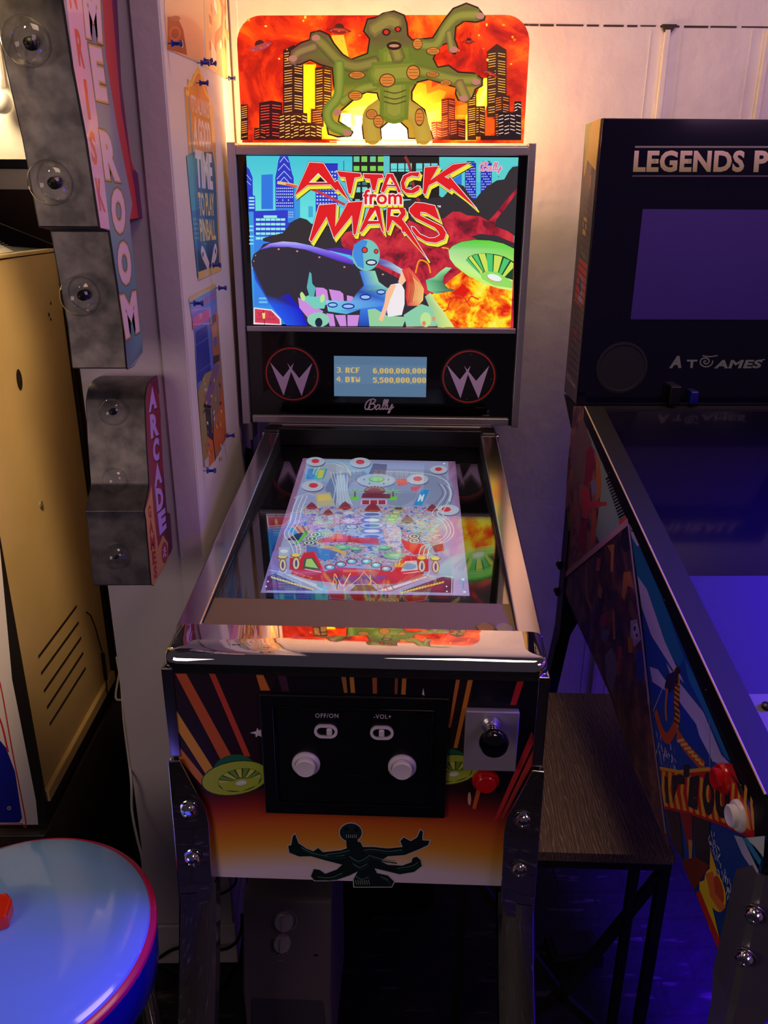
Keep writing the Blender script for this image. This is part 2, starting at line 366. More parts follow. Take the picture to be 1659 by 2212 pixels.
def bally(a, x, y, k, w, col, outline=None):
    """the maker's script logo, strokes in a 155 x 75 box"""
    st = [[(28, 42), (18, 52), (6, 56), (2, 44), (8, 24), (22, 8), (42, 2), (56, 6), (52, 18), (38, 26), (26, 28)],
          [(34, 10), (24, 36), (18, 58)], [(30, 29), (44, 27), (54, 34), (50, 48), (36, 57), (22, 55)],
          [(80, 34), (70, 32), (60, 42), (58, 54), (66, 56), (76, 46), (82, 34), (78, 50), (84, 56), (92, 48)],
          [(92, 48), (104, 26), (110, 8), (104, 6), (98, 26), (94, 46), (98, 56), (106, 48)],
          [(106, 48), (118, 26), (124, 8), (118, 6), (112, 26), (108, 46), (112, 56), (120, 50)],
          [(122, 34), (120, 48), (126, 56), (136, 46), (144, 30)], [(146, 30), (138, 54), (130, 72), (124, 74), (128, 64), (142, 52), (152, 42)]]
    for lay in ([(outline[0], outline[1])] if outline else []) + [(w, col)]:
        for q in st: a.spline([(x+px*k, y+py*k) for px, py in q], lay[0], lay[1], 4)
# ------------------------------------------------------------------ the room
RM = Fr()
WY = 1.18
struct('floor', MB().box((-2.6, -2.4, -.06), (3.0, WY+.1, 0)), 'floor')
struct('wall_back', MB().box((-2.6, WY, 0), (3.0, WY+.1, 2.7)), 'wall')
struct('wall_right', MB().box((2.9, -2.4, 0), (3.0, WY, 2.7)), 'wall')
pier = MB().prism([(-.434, .372, .11), (-.262, .372, .11), (-.290, WY, .11), (-.434, WY, .11)], (0, 0, 2.55))
struct('wall_left', pier, 'post', bevel=.002)
struct('baseboard_left', MB().prism([(-.437, .369, 0), (-.259, .369, 0), (-.286, WY, 0), (-.437, WY, 0)], (0, 0, .107)), 'post', bevel=.004)
struct('trim_1', MB().box((-.303, .3685, .112), (-.264, .372, 2.6)), 'post', bevel=.0012)
t = MB()
for x in (.702, .935):
    t.box((x-.006, WY-.010, .0), (x+.006, WY, 1.888))
    t.box((x-.037, WY-.0016, 0), (x-.035, WY, 1.888)); t.box((x+.035, WY-.0016, 0), (x+.037, WY, 1.888))
struct('trim_2', t, 'wall', bevel=.001)
random.seed(3); t = MB(); x = .30
while x < 1.5:
    w = random.uniform(.02, .07); t.box((x, WY-.0012, 1.896-random.uniform(.0006, .0022)), (x+w, WY+.001, 1.898)); x += w+random.uniform(.0, .012)
t.prism([(.688, WY-.009, 1.899), (.722, WY-.009, 1.899), (.709, WY-.009, 1.882), (.697, WY-.009, 1.882)], (0, .008, 0))
struct('trim_3', t, 'crack')
struct('trim_4', MB().box((-.285, WY-.012, .12), (-.268, WY-.0005, 2.6)), 'wall', bevel=.002)

# ------------------------------------------------------------------ push pins, posters on the pier
PN = V((1, .035, 0)).normalized(); PP = V((-.262, .372, 0))
def post_at(x, y, off=0): return RM.pl(x, y, PP+PN*off, PN)
def pin_mesh():
    m = MB(); m.lathe([(.0004, -.003), (.0006, 0), (.0006, .004), (.0038, .0042), (.0040, .0058), (.0022, .0075), (.0020, .0125), (.0036, .0145), (.0040, .0160), (.0030, .0168), (.0004, .0170)], (0, 0, 0), (1, 0, 0), 16)
    return m
pin_src = None
pins = [((362, 94), 'blue push pin at the lower left of the brown and cream poster, nearest the viewer'),
        ((427, 136), 'left pin of the three blue push pins clustered between the two upper posters'),
        ((434, 131), 'middle pin of the three blue push pins clustered between the two upper posters'),
        ((443, 137), 'right pin of the three blue push pins clustered between the two upper posters'),
        ((488, 169), 'pale blue push pin at the low corner of the cream and orange poster'),
        ((424, 179), 'blue push pin through the arched top of the pinball slogan poster'),
        ((453, 573), 'blue push pin between the two white flippers of the slogan poster'),
        ((411, 655), 'blue push pin at the upper left corner of the blue and orange flyer'),
        ((466, 622), 'blue push pin at the upper right corner of the blue and orange flyer'),
        ((484, 941), 'blue push pin at the lower right edge of the blue and orange flyer'),
        ((440, 1017), 'blue push pin at the lowest corner of the blue and orange flyer')]
for (x, y), lab in pins:
    if pin_src is None: pin_src = o = pin_mesh().build('push_pin', 'pinblue', smooth=True)
    else: o = pin_src.copy(); COL.objects.link(o)
    o.location = post_at(x, y, .0009); o.rotation_euler = (0, 0, math.atan2(PN.y, PN.x)); o.scale = (1.25,)*3
    tag(o, lab, 'push pin', 'blue push pins on the white pier')

def post_sheet(name, pts_px, zoom, fill, label, cat, draw, thick=.0006):
    a = Art(RM, PP+PN*(thick+.0004), PN, 1).zoom(*zoom)
    P = [a.at(*p) for p in pts_px]
    base = MB().prism([p-PN*.0002 for p in P], -PN*thick).build(name, 'paper')
    tag(base, label, cat, 'posters pinned to the pier')
    a.poly(pts_px, fill); draw(a); a.build('printed_face', 'print', base); return base
def d1(a):
    a.poly([(403+45, 0), (1110, 330), (1000, 290), (985, 150)], (120, 62, 44)) if 0 else None
    a.poly([(1000, 100), (1060, 100), (1095, 180), (1118, 330), (1000, 292)], (118, 58, 40))
    a.ell(1045, 200, 34, 44, (168, 96, 60)); a.ell(1045, 200, 24, 30, (96, 44, 36)); a.ell(1048, 110, 30, 16, (140, 84, 60))
    a.rect(1010, -400, 1180, -60, (224, 176, 120)); a.rect(1040, -380, 1150, -200, (150, 70, 50))
post_sheet('wall_poster', [(968, -700), (1195, -700), (1222, 400), (1185, 372), (1000, 292), (985, 80)], (0, 0, 2.765), (226, 188, 140),
           'cream poster with a brown lower corner pinned highest on the white pier, nearest the viewer', 'poster', d1)
def d2(a):
    random.seed(5)
    for i in range(26):
        x = random.uniform(1240, 1370); y = random.uniform(-300, 420-(1370-x)*.3)
        a.line([(x, y), (x+random.uniform(-14, 14), y+random.uniform(14, 40))], random.uniform(3, 7), random.choice([(206, 88, 46), (240, 206, 120), (186, 70, 50), (250, 240, 220)]))
    a.line([(1290, -100), (1330, 40), (1325, 180), (1290, 230), (1285, 330)], 7, (214, 96, 60))
    for i in range(6): a.line([(1262, 250+i*22), (1290, 330+i*14)], 4, (250, 236, 214))
post_sheet('wall_poster', [(1200, -700), (1345, -700), (1352, 200), (1362, 470), (1395, 478), (1340, 470), (1232, 398), (1226, 300)], (0, 0, 2.765), (222, 176, 118),
           'cream poster with orange streaks pinned on the white pier close to the corner', 'poster', d2)
def d3(a):
    a.poly([(65, 262), (78, 262), (200, 2020), (175, 2030)], (70, 150, 190))
    a.poly([(40, 260), (100, 700), (130, 1250), (170, 2040), (365, 1950), (345, 1500), (330, 1000), (300, 860), (120, 860)], (34, 52, 92))
    a.poly([(55, 900), (110, 860), (175, 2030), (160, 2040)], (40, 120, 156))
    a.spline([(52, 300), (75, 310), (80, 220), (110, 215), (150, 110), (185, 120), (225, 280), (262, 345)], 7, (240, 206, 96))
    a.line([(172, 2020), (372, 1945)], 8, (240, 206, 96))
    a.line([(372, 1940), (352, 1500), (330, 1050), (300, 800), (268, 350)], 5, (220, 190, 90))
    pw = (238, 226, 226); py = (244, 210, 70)
    a.text("IT'S ALWAYS", (95, 315), (265, 392), (268, 552), (110, 482), pw, .02)
    a.text("A GOOD", (118, 518), (275, 592), (285, 842), (128, 797), pw, .05)
    a.text("TIME", (132, 830), (290, 882), (305, 1215), (152, 1192), pw, .05)
    a.text("TO PLAY", (160, 1235), (308, 1248), (318, 1460), (178, 1460), py, .03)
    a.text("PINBALL", (175, 1485), (320, 1495), (333, 1680), (190, 1700), py, .03)
    a.poly([(195, 1745), (205, 1738), (222, 1770), (270, 1900), (265, 1960), (250, 1955), (205, 1860), (190, 1800)], pw)
    a.poly([(320, 1720), (332, 1722), (343, 1780), (335, 1850), (300, 1945), (288, 1940), (290, 1880), (308, 1770)], pw)
    a.ell(210, 1820, 6, 26, (30, 40, 70)); a.ell(327, 1790, 6, 26, (30, 40, 70))
post_sheet('wall_poster', [(35, 252), (66, 250), (62, 175), (98, 195), (120, 130), (150, 95), (185, 105), (225, 200), (268, 340), (300, 425), (330, 800), (382, 1968), (165, 2066)], (390, 130, 4.338), (216, 150, 74),
           'tall dark blue and gold slogan poster with two white flippers, pinned on the pier', 'poster', d3)
def d4(a):
    a.poly([(40, 225), (315, 78), (350, 900), (290, 1000), (130, 1180), (90, 500)], (96, 126, 226))
    a.poly([(42, 228), (315, 80), (322, 140), (52, 300)], (110, 160, 226))
    a.line([(45, 228), (312, 82)], 6, (230, 200, 90))
    for i in range(15):
        x = 62+i*17.3; a.line([(x, 318-i*12), (x+4, 370-i*12)], 9, (224, 92, 110) if i > 5 else (190, 150, 220))
    random.seed(4)
    for i in range(4): a.line([(78, 440+i*26), (250, 330+i*26)], 5, (206, 96, 170))
    for i in range(14):
        if i in (3, 11): continue
        a.line([(112+i*1.5, 590+i*36), (225+i*3, 520+i*34)], 9, (44, 56, 170))
    a.poly([(130, 1180), (200, 1000), (290, 950), (350, 930), (420, 1650), (240, 1970), (190, 1950)], (166, 150, 96))
    a.poly([(350, 930), (385, 1100), (430, 1650), (240, 1972), (232, 1700), (330, 1430)], (214, 112, 52))
    a.poly([(250, 430), (318, 345), (345, 400), (350, 900), (290, 905), (275, 600)], (186, 120, 84))
    a.poly([(250, 420), (315, 370), (322, 450), (262, 500)], (74, 60, 66)); a.poly([(272, 520), (325, 470), (335, 600), (285, 640)], (206, 150, 110))
    a.poly([(292, 620), (322, 606), (326, 690), (300, 715)], (90, 116, 214)); a.poly([(288, 815), (352, 795), (354, 860), (292, 905)], (78, 60, 66))
    a.poly([(285, 930), (350, 905), (345, 960), (260, 1330), (190, 1320)], (134, 104, 150)); a.poly([(350, 960), (378, 1180), (330, 1440), (290, 1600), (270, 1340)], (156, 126, 110))
    a.poly([(192, 1305), (272, 1330), (262, 1360), (190, 1345)], (24, 22, 30)); a.poly([(205, 1350), (262, 1366), (290, 1690), (228, 1650)], (60, 50, 66))
    a.poly([(230, 1640), (292, 1720), (315, 1880), (240, 1972), (232, 1760)], (222, 124, 56)); a.line([(285, 1380), (290, 1700), (312, 1880)], 8, (36, 26, 34))
    for i in range(46):
        x = random.uniform(150, 380); y = random.uniform(1000, 1900)
        if x < 150+(y-1000)*.05+20 or x > 345+(y-1000)*.09: continue
        a.line([(x, y), (x+random.uniform(-14, 14), y+random.uniform(8, 26))], 5, random.choice([(230, 220, 226), (90, 60, 90), (214, 90, 60), (120, 110, 190), (236, 190, 90)]))
    a.poly([(195, 1900), (240, 1850), (242, 1968), (200, 1962)], (214, 196, 206))
post_sheet('wall_flyer', [(38, 225), (318, 75), (340, 420), (385, 1000), (432, 1650), (345, 1840), (240, 1978), (190, 1955), (150, 1400), (125, 1000), (88, 520)], (400, 600, 4.806), (150, 140, 130),
           'blue and orange pinball flyer pinned lowest on the white pier', 'flyer', d4)

# ------------------------------------------------------------------ hanging marquee signs on the pier (galvanised boxes with bulbs)
def sign(name, poly_px, zoom, X, depth, label, draw, bulbs, fill, r):
    base = thing(name, (X, .3, 0.9), 0, label, 'sign', 'marquee signs hung on the pier'); off = V((X, .3, .9)); f = Fr(off, 0)
    a = Art(f, (0, 0, 0), (1, 0, 0), 1).zoom(*zoom)
    P = [a.at(*p) for p in poly_px]; P = [V((p.x, min(p.y, .0675), p.z)) for p in P]
    MB().prism([p-V((.0008, 0, 0)) for p in P], (-depth, 0, 0)).build('metal_case', 'galv', base, bevel=.0022)
    edge = MB()
    for i in range(len(P)):
        p, q = P[i], P[(i+1) % len(P)]; edge.tube([p-V((.001, 0, 0)), q-V((.001, 0, 0))], .0011, 6)
    edge.build('edge_trim', 'rimblack', base)
    a.poly([None]*0 or P, fill, m3=True); draw(a); a.build('printed_face', 'print', base)
    for (bx, by, by_Y, nrm) in bulbs:
        c = f.onY(bx, by, by_Y-.3-.5*r)
        n = V(nrm).normalized()
        # foot of the bulb on the case
        m = MB(); m.ball(c, r, 32, 18); b = m.build('bulb', 'bulb', base, smooth=True)
        foot = V((c.x, by_Y-.3, c.z)) if nrm[2] == 0 else c - n*r*1.05
        s = MB(); s.lathe([(.0070, 0), (.0070, .003), (.0050, .005), (.0050, .010), (.0025, .011), (.0025, .015), (.001, .0155)], foot, n, 20)
        s.build('bulb_socket', 'black', b, smooth=True)
    return base
def dbig(a):
    mid = (128, 140, 170)
    a.poly([(137, -60), (174, -60), (188, 98), (210, 253), (237, 495), (217, 492), (188, 300), (159, 145)], (226, 178, 214))
    a.poly([(174, -60), (217, -60), (228, 119), (253, 275), (286, 441), (280, 474), (289, 564), (307, 723), (308, 760), (277, 797), (268, 705), (237, 495), (210, 253), (188, 98)],
           [(128, 130, 160)]*4+[(150, 150, 170)]*2+[(96, 150, 170)]*2+[(74, 100, 130)]*2+[(70, 110, 140), (110, 150, 170), (128, 140, 170), (128, 140, 170)])
    a.poly([(217, -60), (236, -60), (262, 181), (283, 344), (292, 372), (307, 470), (280, 474), (286, 441), (253, 275), (228, 119)], (190, 48, 60))
    a.poly([(236, -60), (250, -60), (262, 181), (281, 344), (287, 372), (291, 366), (298, 376), (308, 470), (299, 470), (290, 400), (262, 240)], (96, 24, 84))
    rd = (222, 74, 74)
    a.text('N', (141, -60), (158, -58), (168, 22), (152, 18), rd, .03)
    a.text('R', (160, 62), (176, 64), (184, 150), (171, 142), rd, .04)
    a.line([(183.5, 178), (193, 252)], 6, rd)
    a.text('S', (191, 281), (204, 284), (212, 360), (199, 352), rd, .04)
    a.text('K', (205, 384), (217, 386), (229, 459), (216, 455), rd, .04)
    def L(ch, TL, TR, BR, BL):
        cx = sum(p[0] for p in (TL, TR, BR, BL))/4; cy = sum(p[1] for p in (TL, TR, BR, BL))/4
        for k, c, b in ((1.13, (96, 66, 40), .11), (1.08, (214, 168, 96), .09), (1.0, (232, 196, 220), .055)):
            q = [(cx+(p[0]-cx)*k, cy+(p[1]-cy)*k) for p in (TL, TR, BR, BL)]; a.text(ch, *q, c, b)
            if ch in 'MRE' and b == .055:
                pass
    L('M', (176, -34), (214, -28), (221, 92), (186, 78))
    L('E', (192, 98), (219, 106), (233, 220), (207, 213))
    L('R', (214, 282), (246, 291), (260, 391), (228, 386))
    L('O', (238, 406), (268, 411), (272, 506), (244, 500))
    L('O', (252, 520), (280, 526), (285, 616), (257, 611))
    L('M', (259, 640), (293, 630), (301, 714), (272, 731))
sign('marquee_sign', [(132, -60), (137, 0), (159, 145), (188, 300), (217, 492), (237, 498), (268, 705), (276, 797), (290, 790), (308, 760), (307, 723), (289, 564), (280, 474), (307, 470), (298, 376), (291, 367), (286, 372), (262, 181), (244, -60)],
     (0, 0, 1), -.313, .076, 'large leaning galvanised marquee sign with bulbs, lettered ROOM and RISK, high on the white pier', dbig,
     [(57, 90, .130, (0, -1, 0)), (109, 395, .158, (0, -1, 0)), (173, 640, .212, (0, -1, 0))], (128, 140, 170), .0258)
def dsm(a):
    a.poly([(125, 1140), (103, 1260), (60, 1400), (75, 1500), (128, 2135), (148, 2140), (290, 1880), (290, 1720), (240, 1640), (192, 1770), (150, 1440)], (212, 150, 84))
    l = (196, 160, 236)
    a.poly([(105, 120), (205, 45), (220, 50), (245, 440), (225, 440), (215, 250)], (108, 20, 60))
    a.poly([(240, 960), (280, 1420), (312, 1430), (335, 1770), (300, 1850), (290, 1720), (240, 1640), (232, 1640)], (86, 22, 48))
    for ch, q in (('A', ((125, 160), (142, 165), (180, 370), (98, 425))), ('R', ((108, 440), (185, 425), (202, 640), (120, 685))),
                  ('C', ((145, 672), (200, 668), (205, 900), (138, 905))), ('A', ((172, 915), (192, 925), (232, 1110), (155, 1178))),
                  ('D', ((160, 1175), (238, 1165), (246, 1370), (180, 1412))), ('E', ((185, 1430), (262, 1365), (275, 1570), (208, 1648)))):
        cx = sum(p[0] for p in q)/4+6; cy = sum(p[1] for p in q)/4+10
        a.text(ch, *[(p[0]+6, p[1]+12) for p in q], (60, 14, 34), .08); a.text(ch, *q, l, .06)
    rd = (170, 40, 60)
    for ch, q in (('G', ((88, 1340), (120, 1345), (126, 1470), (97, 1475))), ('A', ((108, 1480), (128, 1485), (146, 1620), (104, 1640))),
                  ('M', ((110, 1650), (155, 1630), (162, 1780), (118, 1800))), ('E', ((130, 1805), (165, 1795), (176, 1925), (138, 1940))),
                  ('S', ((146, 1950), (176, 1935), (184, 2060), (152, 2080)))): a.text(ch, *q, rd, .05)
    a.ell(255, 1815, 30, 105, (140, 34, 50)); a.ell(255, 1815, 25, 92, (168, 62, 60))
    for x, y in ((248, 1790), (262, 1800), (252, 1825), (265, 1840), (246, 1850), (258, 1770)): a.ell(x, y, 7, 12, (216, 190, 216), 8)
sg = sign('marquee_sign', [(205, 45), (180, 55), (135, 85), (105, 120), (85, 165), (75, 220), (65, 300), (80, 700), (105, 1110), (103, 1180), (60, 1400), (75, 1500), (128, 2135), (148, 2140), (290, 1860), (335, 1770), (310, 1430), (280, 1420), (240, 960), (215, 480), (245, 440), (222, 50)],
     (300, 800, 4.61), -.313, .088, 'small galvanised marquee sign reading ARCADE and GAMES, hung below the larger sign on the pier', dsm,
     [(243, 890, .292, (0, -1, 0)), (250, 1037, .282, (0, -1, 0)), (251, 1202, .236, (0, -1, 0))], (140, 28, 58), .0205)

# ------------------------------------------------------------------ far left: arcade cabinet seen from its back, its stand, and what is behind it
AC = Fr((-.60, .345, .392)); ac = thing('arcade_cabinet', (-.60, .345, .392), 0, 'upright arcade cabinet at far left with a raw fibreboard back and slanted vents', 'arcade machine')
m = MB(); D = .455
m.prism([(-.004, .012, .05), (-.004, .012, 1.035), (-.20, .012, 1.05), (-.60, .012, 1.05), (-.60, .012, 0), (-.004, .012, 0)], (0, D-.024, 0)); m.build('body', 'black', ac)
MB().box((-.004, .012, .048), (0, D-.012, 1.028)).build('back_panel', 'beige', ac, bevel=.0008)
MB().box((0, .012, .048), (.010, D-.014, .072)).build('bottom_batten', 'lath', ac, bevel=.0015)
MB().box((-.36, .012, 1.030), (.002, D-.012, 1.036)).build('top_board', 'beige', ac, bevel=.001)
def side_panel(y0, y1, art):
    P = [(.004, y0, 0), (.004, y0, 1.04), (-.40, y0, 1.20), (-.62, y0, 1.20), (-.62, y0, 0)]
    o = MB().prism(P, (0, y1-y0, 0)).build('side_panel', 'rimblack', ac)
    return o
sp = side_panel(0, .012, 1); side_panel(D-.012, D, 0)
a = Art(AC, (0, -.0005, 0), (0, -1, 0), 1).zoom(0, 1250, 2.3)
a.poly([(0, -150), (-300, -150), (-300, 1225), (190, 1222), (178, 1100), (60, 500)], (206, 200, 206))
for dx, col, w in ((0, (176, 44, 70), 7), (0, (176, 44, 70), 7)): pass
a.spline([(-60, 330), (0, 520), (60, 850), (128, 1205), (110, 1218)], 7, (176, 44, 70)); a.line([(110, 1218), (-200, 1222)], 6, (176, 44, 70))
a.poly([(-300, 700), (-20, 780), (30, 840), (75, 960), (110, 1190), (95, 1212), (-300, 1215)], (16, 24, 150))
a.spline([(-60, 620), (0, 700), (40, 860)], 10, (176, 44, 70)); a.ell(45, 1140, 10, 10, (150, 150, 170)); a.ell(45, 1140, 5, 5, (60, 60, 110))
a.build('side_art', 'print', sp)
a = Art(AC, (.0006, 0, 0), (1, 0, 0), 1).zoom(0, 1250, 2.3); dk = (36, 28, 22)
for p, q in (((380, 137), (192, 388)), ((390, 217), (206, 470)), ((402, 294), (220, 558)), ((412, 370), (235, 640)), ((424, 445), (249, 722))):
    a = Art(AC, (.0006, 0, 0), (1, 0, 0), 1).zoom(0, 1250, 2.3); a.line([p, q], 6, dk); a.build('vent_slot', 'print', ac)
for x, y, r in ((42, 820, 6), (106, 680, 1.6), (110, 655, 1.4), (110, 690, 1.4)):
    a = Art(AC, (.0006, 0, 0), (1, 0, 0), 1).zoom(0, 0, 1); a.disc(x, y, r, dk, sy=1.6 if r == 6 else 1); a.build('hole', 'print', ac)
p = AC.onX(88, 1090, 0); k = MB().lathe([(.007, 0), (.007, .002), (.005, .003), (.002, .004), (.0, .004)], p, (1, 0, 0), 20).build('lock', 'pale', ac, smooth=True)
pts = [AC.onX(x, y, .004+e) for x, y, e in ((187, 1322, 0), (196, 1330, .006), (206, 1355, .006), (216, 1392, .006), (222, 1412, .006))]
pts2 = [AC.onX(x, y, .010) for x, y in ((222, 1412), (229, 1468))]
pts3 = [AC.onX(x, y, .012) for x, y in ((229, 1468), (231, 1492), (240, 1508), (252, 1512), (264, 1508))]
cb = MB().tube(pts, .0016, 8).tube(pts2, .0045, 10).tube(pts3, .0016, 8).build('power_cable', 'rubber', ac, smooth=True)
st = MB().box((-.66, 0, 0), (0, .55, .388)); o = st.build('cabinet_riser', 'riser', bevel=.003); o.location = (-.596, .325, 0)
tag(o, 'black box riser on the floor carrying the arcade cabinet at far left', 'riser')
# note sheet on the cabinet top, hood behind it
a0 = RM.onX(83, 533, -.62)
pp = [RM.onX(0, 474, -.63), RM.onX(83, 531, -.63), RM.onX(83, 534, -.62), RM.onX(0, 541, -.62)]
dn = V((-.16, 0, .06))
q0, q1 = V((-.612, .345+.05, 1.4285)), V((-.612, .62, 1.4285))
sheet = MB().prism([q0, q1, q1+V((-.12, -.02, .07)), q0+V((-.12, -.02, .07))], (0, 0, .0012)).build('paper_notice', 'paper')
a = Art(RM, q0+V((0, 0, .0016)), V((.07, 0, .12)).normalized(), 1)
def Q(u, v): return V(q0)+V((0, .275*u, 0))+V((-.12, -.02*u, .07))*v+V((.0002, 0, .0018))
a.poly([Q(.0, .42), Q(.98, .42), Q(.98, .55), Q(.0, .55)], (232, 84, 56), m3=True)
for i in range(7):
    v = .1+i*.04 if i < 7 else 0; a.poly([Q(.45, v), Q(.9, v), Q(.9, v+.008), Q(.45, v+.008)], (150, 150, 150), m3=True)
for i in range(6): a.poly([Q(.3, .64+i*.05), Q(.95, .64+i*.05), Q(.95, .65+i*.05), Q(.3, .65+i*.05)], (160, 160, 160), m3=True)
a.build('printed_face', 'print', sheet); tag(sheet, 'white printed notice with an orange band leaning on top of the arcade cabinet', 'notice')
cup = o = MB().box((-.50, -.25, 0), (0, .0, 1.578)).build('tall_cupboard', 'brown', bevel=.003); o.location = (-.62, 1.14, 0)
tag(o, 'tall dark brown cupboard by the back wall behind the arcade cabinet', 'cupboard')
o = MB().box((-.6, -.30, 0), (.02, .0, .016)).build('shelf_board', 'black', bevel=.001); o.location = (-.62, 1.178, 1.5785)
tag(o, 'black shelf board on the back wall at far left, above the cupboard', 'shelf')
MB().box((-.50, -.254, 1.538), (.0, -.2502, 1.577)).build('white_rail', 'white', cup, bevel=.001)
wl = thing('wall_lamp', (-.815, 1.178, 1.76), 0, 'small white wall lamp glowing at the far left edge of the back wall', 'lamp')
MB().box((-.05, -.02, .0), (.012, 0, .09)).build('lamp_base', 'white', wl, bevel=.004)
MB().ball((.012, -.045, -.035), .024, 24, 14).tube([(.005, -.012, .02), (.010, -.04, -.01)], .007, 10).build('lamp_head', 'white', wl, smooth=True)
light('wall_lamp_light', 'POINT', (-.86, 1.02, 1.80), (1.0, .74, .38), 5, .05)
cl = thing('picture_collage', (-.60, 1.175, .85), 0, 'narrow pinned picture collage on the back wall seen between cabinet and pier', 'picture')
MB().box((-.10, -.004, 0), (.07, 0, .46)).build('backing_board', 'paper', cl)
a = Art(Fr((-.60, 1.175, .85)), (0, -.0045, 0), (0, -1, 0), 1); random.seed(11)
a.poly([V((-.1, -.0045, 0)), V((.07, -.0045, 0)), V((.07, -.0045, .46)), V((-.1, -.0045, .46))], (150, 120, 90), m3=True)
for i in range(70):
    x = random.uniform(-.1, .06); z = random.uniform(0, .43); w = random.uniform(.006, .02); h = random.uniform(.006, .03)
    a.poly([V((x, -.0045, z)), V((x+w, -.0045, z)), V((x+w, -.0045, z+h)), V((x, -.0045, z+h))], random.choice([(60, 40, 34), (214, 180, 120), (120, 70, 40), (240, 236, 226), (60, 110, 140), (200, 60, 40), (30, 28, 30)]), m3=True)
a.build('pictures', 'print', cl)
# ------------------------------------------------------------------ the pinball machine in the middle
AL = -0.057929
MF = Fr((0, 0, 0), AL)
pb = thing('pinball_machine', (0, 0, 0), AL, 'lit pinball machine in the middle with chrome lockbar and ATTACK FROM MARS screen', 'pinball machine')
GY0, GZ0, GY1, GZ1 = .067, .9657, .787, 1.0537
GS = (GZ1-GZ0)/(GY1-GY0); GN = V((0, -GS, 1)).normalized()
def gz(y): return GZ0+(y-GY0)*GS
IS = .076; IZ0 = .9635; IN_ = V((0, -IS, 1)).normalized()
def iz(y): return IZ0+(y-GY0)*IS
def grid(a, x0, y0, x1, y1, nx, ny, f, mat=0):
    P = [(x0+(x1-x0)*i/nx, y0+(y1-y0)*j/ny) for j in range(ny+1) for i in range(nx+1)]
    pts = [a.at(*p) for p in P]; cols = [f(i/nx, j/ny) for j in range(ny+1) for i in range(nx+1)]; tr = []
    for j in range(ny):
        for i in range(nx):
            k = j*(nx+1)+i; tr += [(k, k+1, k+nx+2), (k, k+nx+2, k+nx+1)]
    return a.raw(pts, tr, cols, mat)
def mixc(a, b, t): t = max(0, min(1, t)); return tuple(a[i]*(1-t)+b[i]*t for i in range(3))
def ramp(t, st):
    for (p0, c0), (p1, c1) in zip(st, st[1:]):
        if t <= p1: return mixc(c0, c1, (t-p0)/(p1-p0) if p1 > p0 else 0)
    return st[-1][1]

# cabinet body
BW = .2475
m = MB()
prof = [(0, .596), (0, .943), (.06, .944), (.80, iz(.80)-.018), (.84, 1.0), (1.0, 1.0), (1.0, .64)]
m.prism([(-BW, y, z) for y, z in prof], (2*BW, 0, 0)); m.build('cabinet_body', 'matte', pb, bevel=.0015)
for s in (-1, 1): MB().hull8([(.2158*s, .07, .94), (.2470*s, .07, .94), (.2470*s, .80, .98), (.2158*s, .80, .98), (.2158*s, .07, gz(.07)-.001), (.2470*s, .07, gz(.07)-.001), (.2470*s, .80, gz(.80)-.001), (.2158*s, .80, gz(.80)-.001)]).build('inner_side_board', 'matte', pb)
# front artwork
fp = MB().box((-BW, -.0012, .5965), (BW, 0, .943)).build('front_panel', 'matte', pb)
a = Art(MF, (0, -.0014, 0), (0, -1, 0), 1).zoom(340, 1380, 1.929)
def fc(u, v):
    x = (u-.5)*2; y = v; d = y - .10*(1-abs(x)**2)*0 + .07*abs(x)**2.2*(-1)
    L = ramp(d, [(0, (36, 16, 22)), (.50, (40, 16, 22)), (.60, (150, 40, 34)), (.68, (206, 96, 30)), (.80, (232, 160, 46)), (.88, (236, 205, 160)), (.93, (238, 226, 236)), (1.2, (238, 228, 240))])
    return L
P0 = V((-BW, -.0014, .943)); nx, ny = 20, 34
pts = [V((-BW+2*BW*i/nx, -.0014, .943-(.943-.5965)*j/ny)) for j in range(ny+1) for i in range(nx+1)]
tr = []
for j in range(ny):
    for i in range(nx): k = j*(nx+1)+i; tr += [(k, k+1, k+nx+2), (k, k+nx+2, k+nx+1)]
a.raw(pts, tr, [fc(i/nx, j/ny) for j in range(ny+1) for i in range(nx+1)])
a.poly([(500, 145), (1250, 160), (1200, 440), (1240, 560), (1120, 620), (430, 620), (420, 400)], (14, 12, 22))
a.poly([(1320, 160), (1600, 170), (1600, 420), (1480, 640), (1330, 640), (1290, 400)], (12, 10, 22))
for q, c in ((((75, 145), (120, 145), (318, 505), (270, 515)), (206, 96, 40)), (((215, 145), (240, 145), (388, 490), (362, 490)), (204, 72, 50)),
             (((80, 300), (245, 560), (215, 585), (84, 380)), (226, 160, 50)), (((84, 440), (205, 590), (185, 610), (90, 500)), (214, 128, 50)),
             (((410, 148), (440, 148), (470, 215), (430, 215)), (216, 120, 50)), (((500, 150), (535, 150), (550, 218), (520, 218)), (70, 36, 62)),
             (((765, 152), (785, 152), (792, 225), (778, 225)), (176, 116, 60)), (((800, 152), (818, 152), (824, 225), (806, 225)), (206, 140, 60)),
             (((895, 155), (915, 155), (915, 228), (898, 228)), (170, 96, 56)), (((990, 158), (1003, 158), (1000, 230), (988, 230)), (150, 80, 50)),
             (((1020, 158), (1038, 158), (1034, 232), (1016, 232)), (206, 130, 60)), (((1245, 165), (1262, 165), (1222, 370), (1212, 370)), (210, 120, 50)),
             (((1295, 165), (1316, 165), (1250, 455), (1234, 455)), (220, 132, 44)), (((1500, 175), (1528, 175), (1495, 275), (1470, 275)), (200, 40, 50)),
             (((1560, 385), (1575, 420), (1420, 750), (1400, 760)), (196, 50, 50)), (((1575, 440), (1585, 480), (1440, 750), (1428, 750)), (190, 60, 50))): a.poly(q, c)
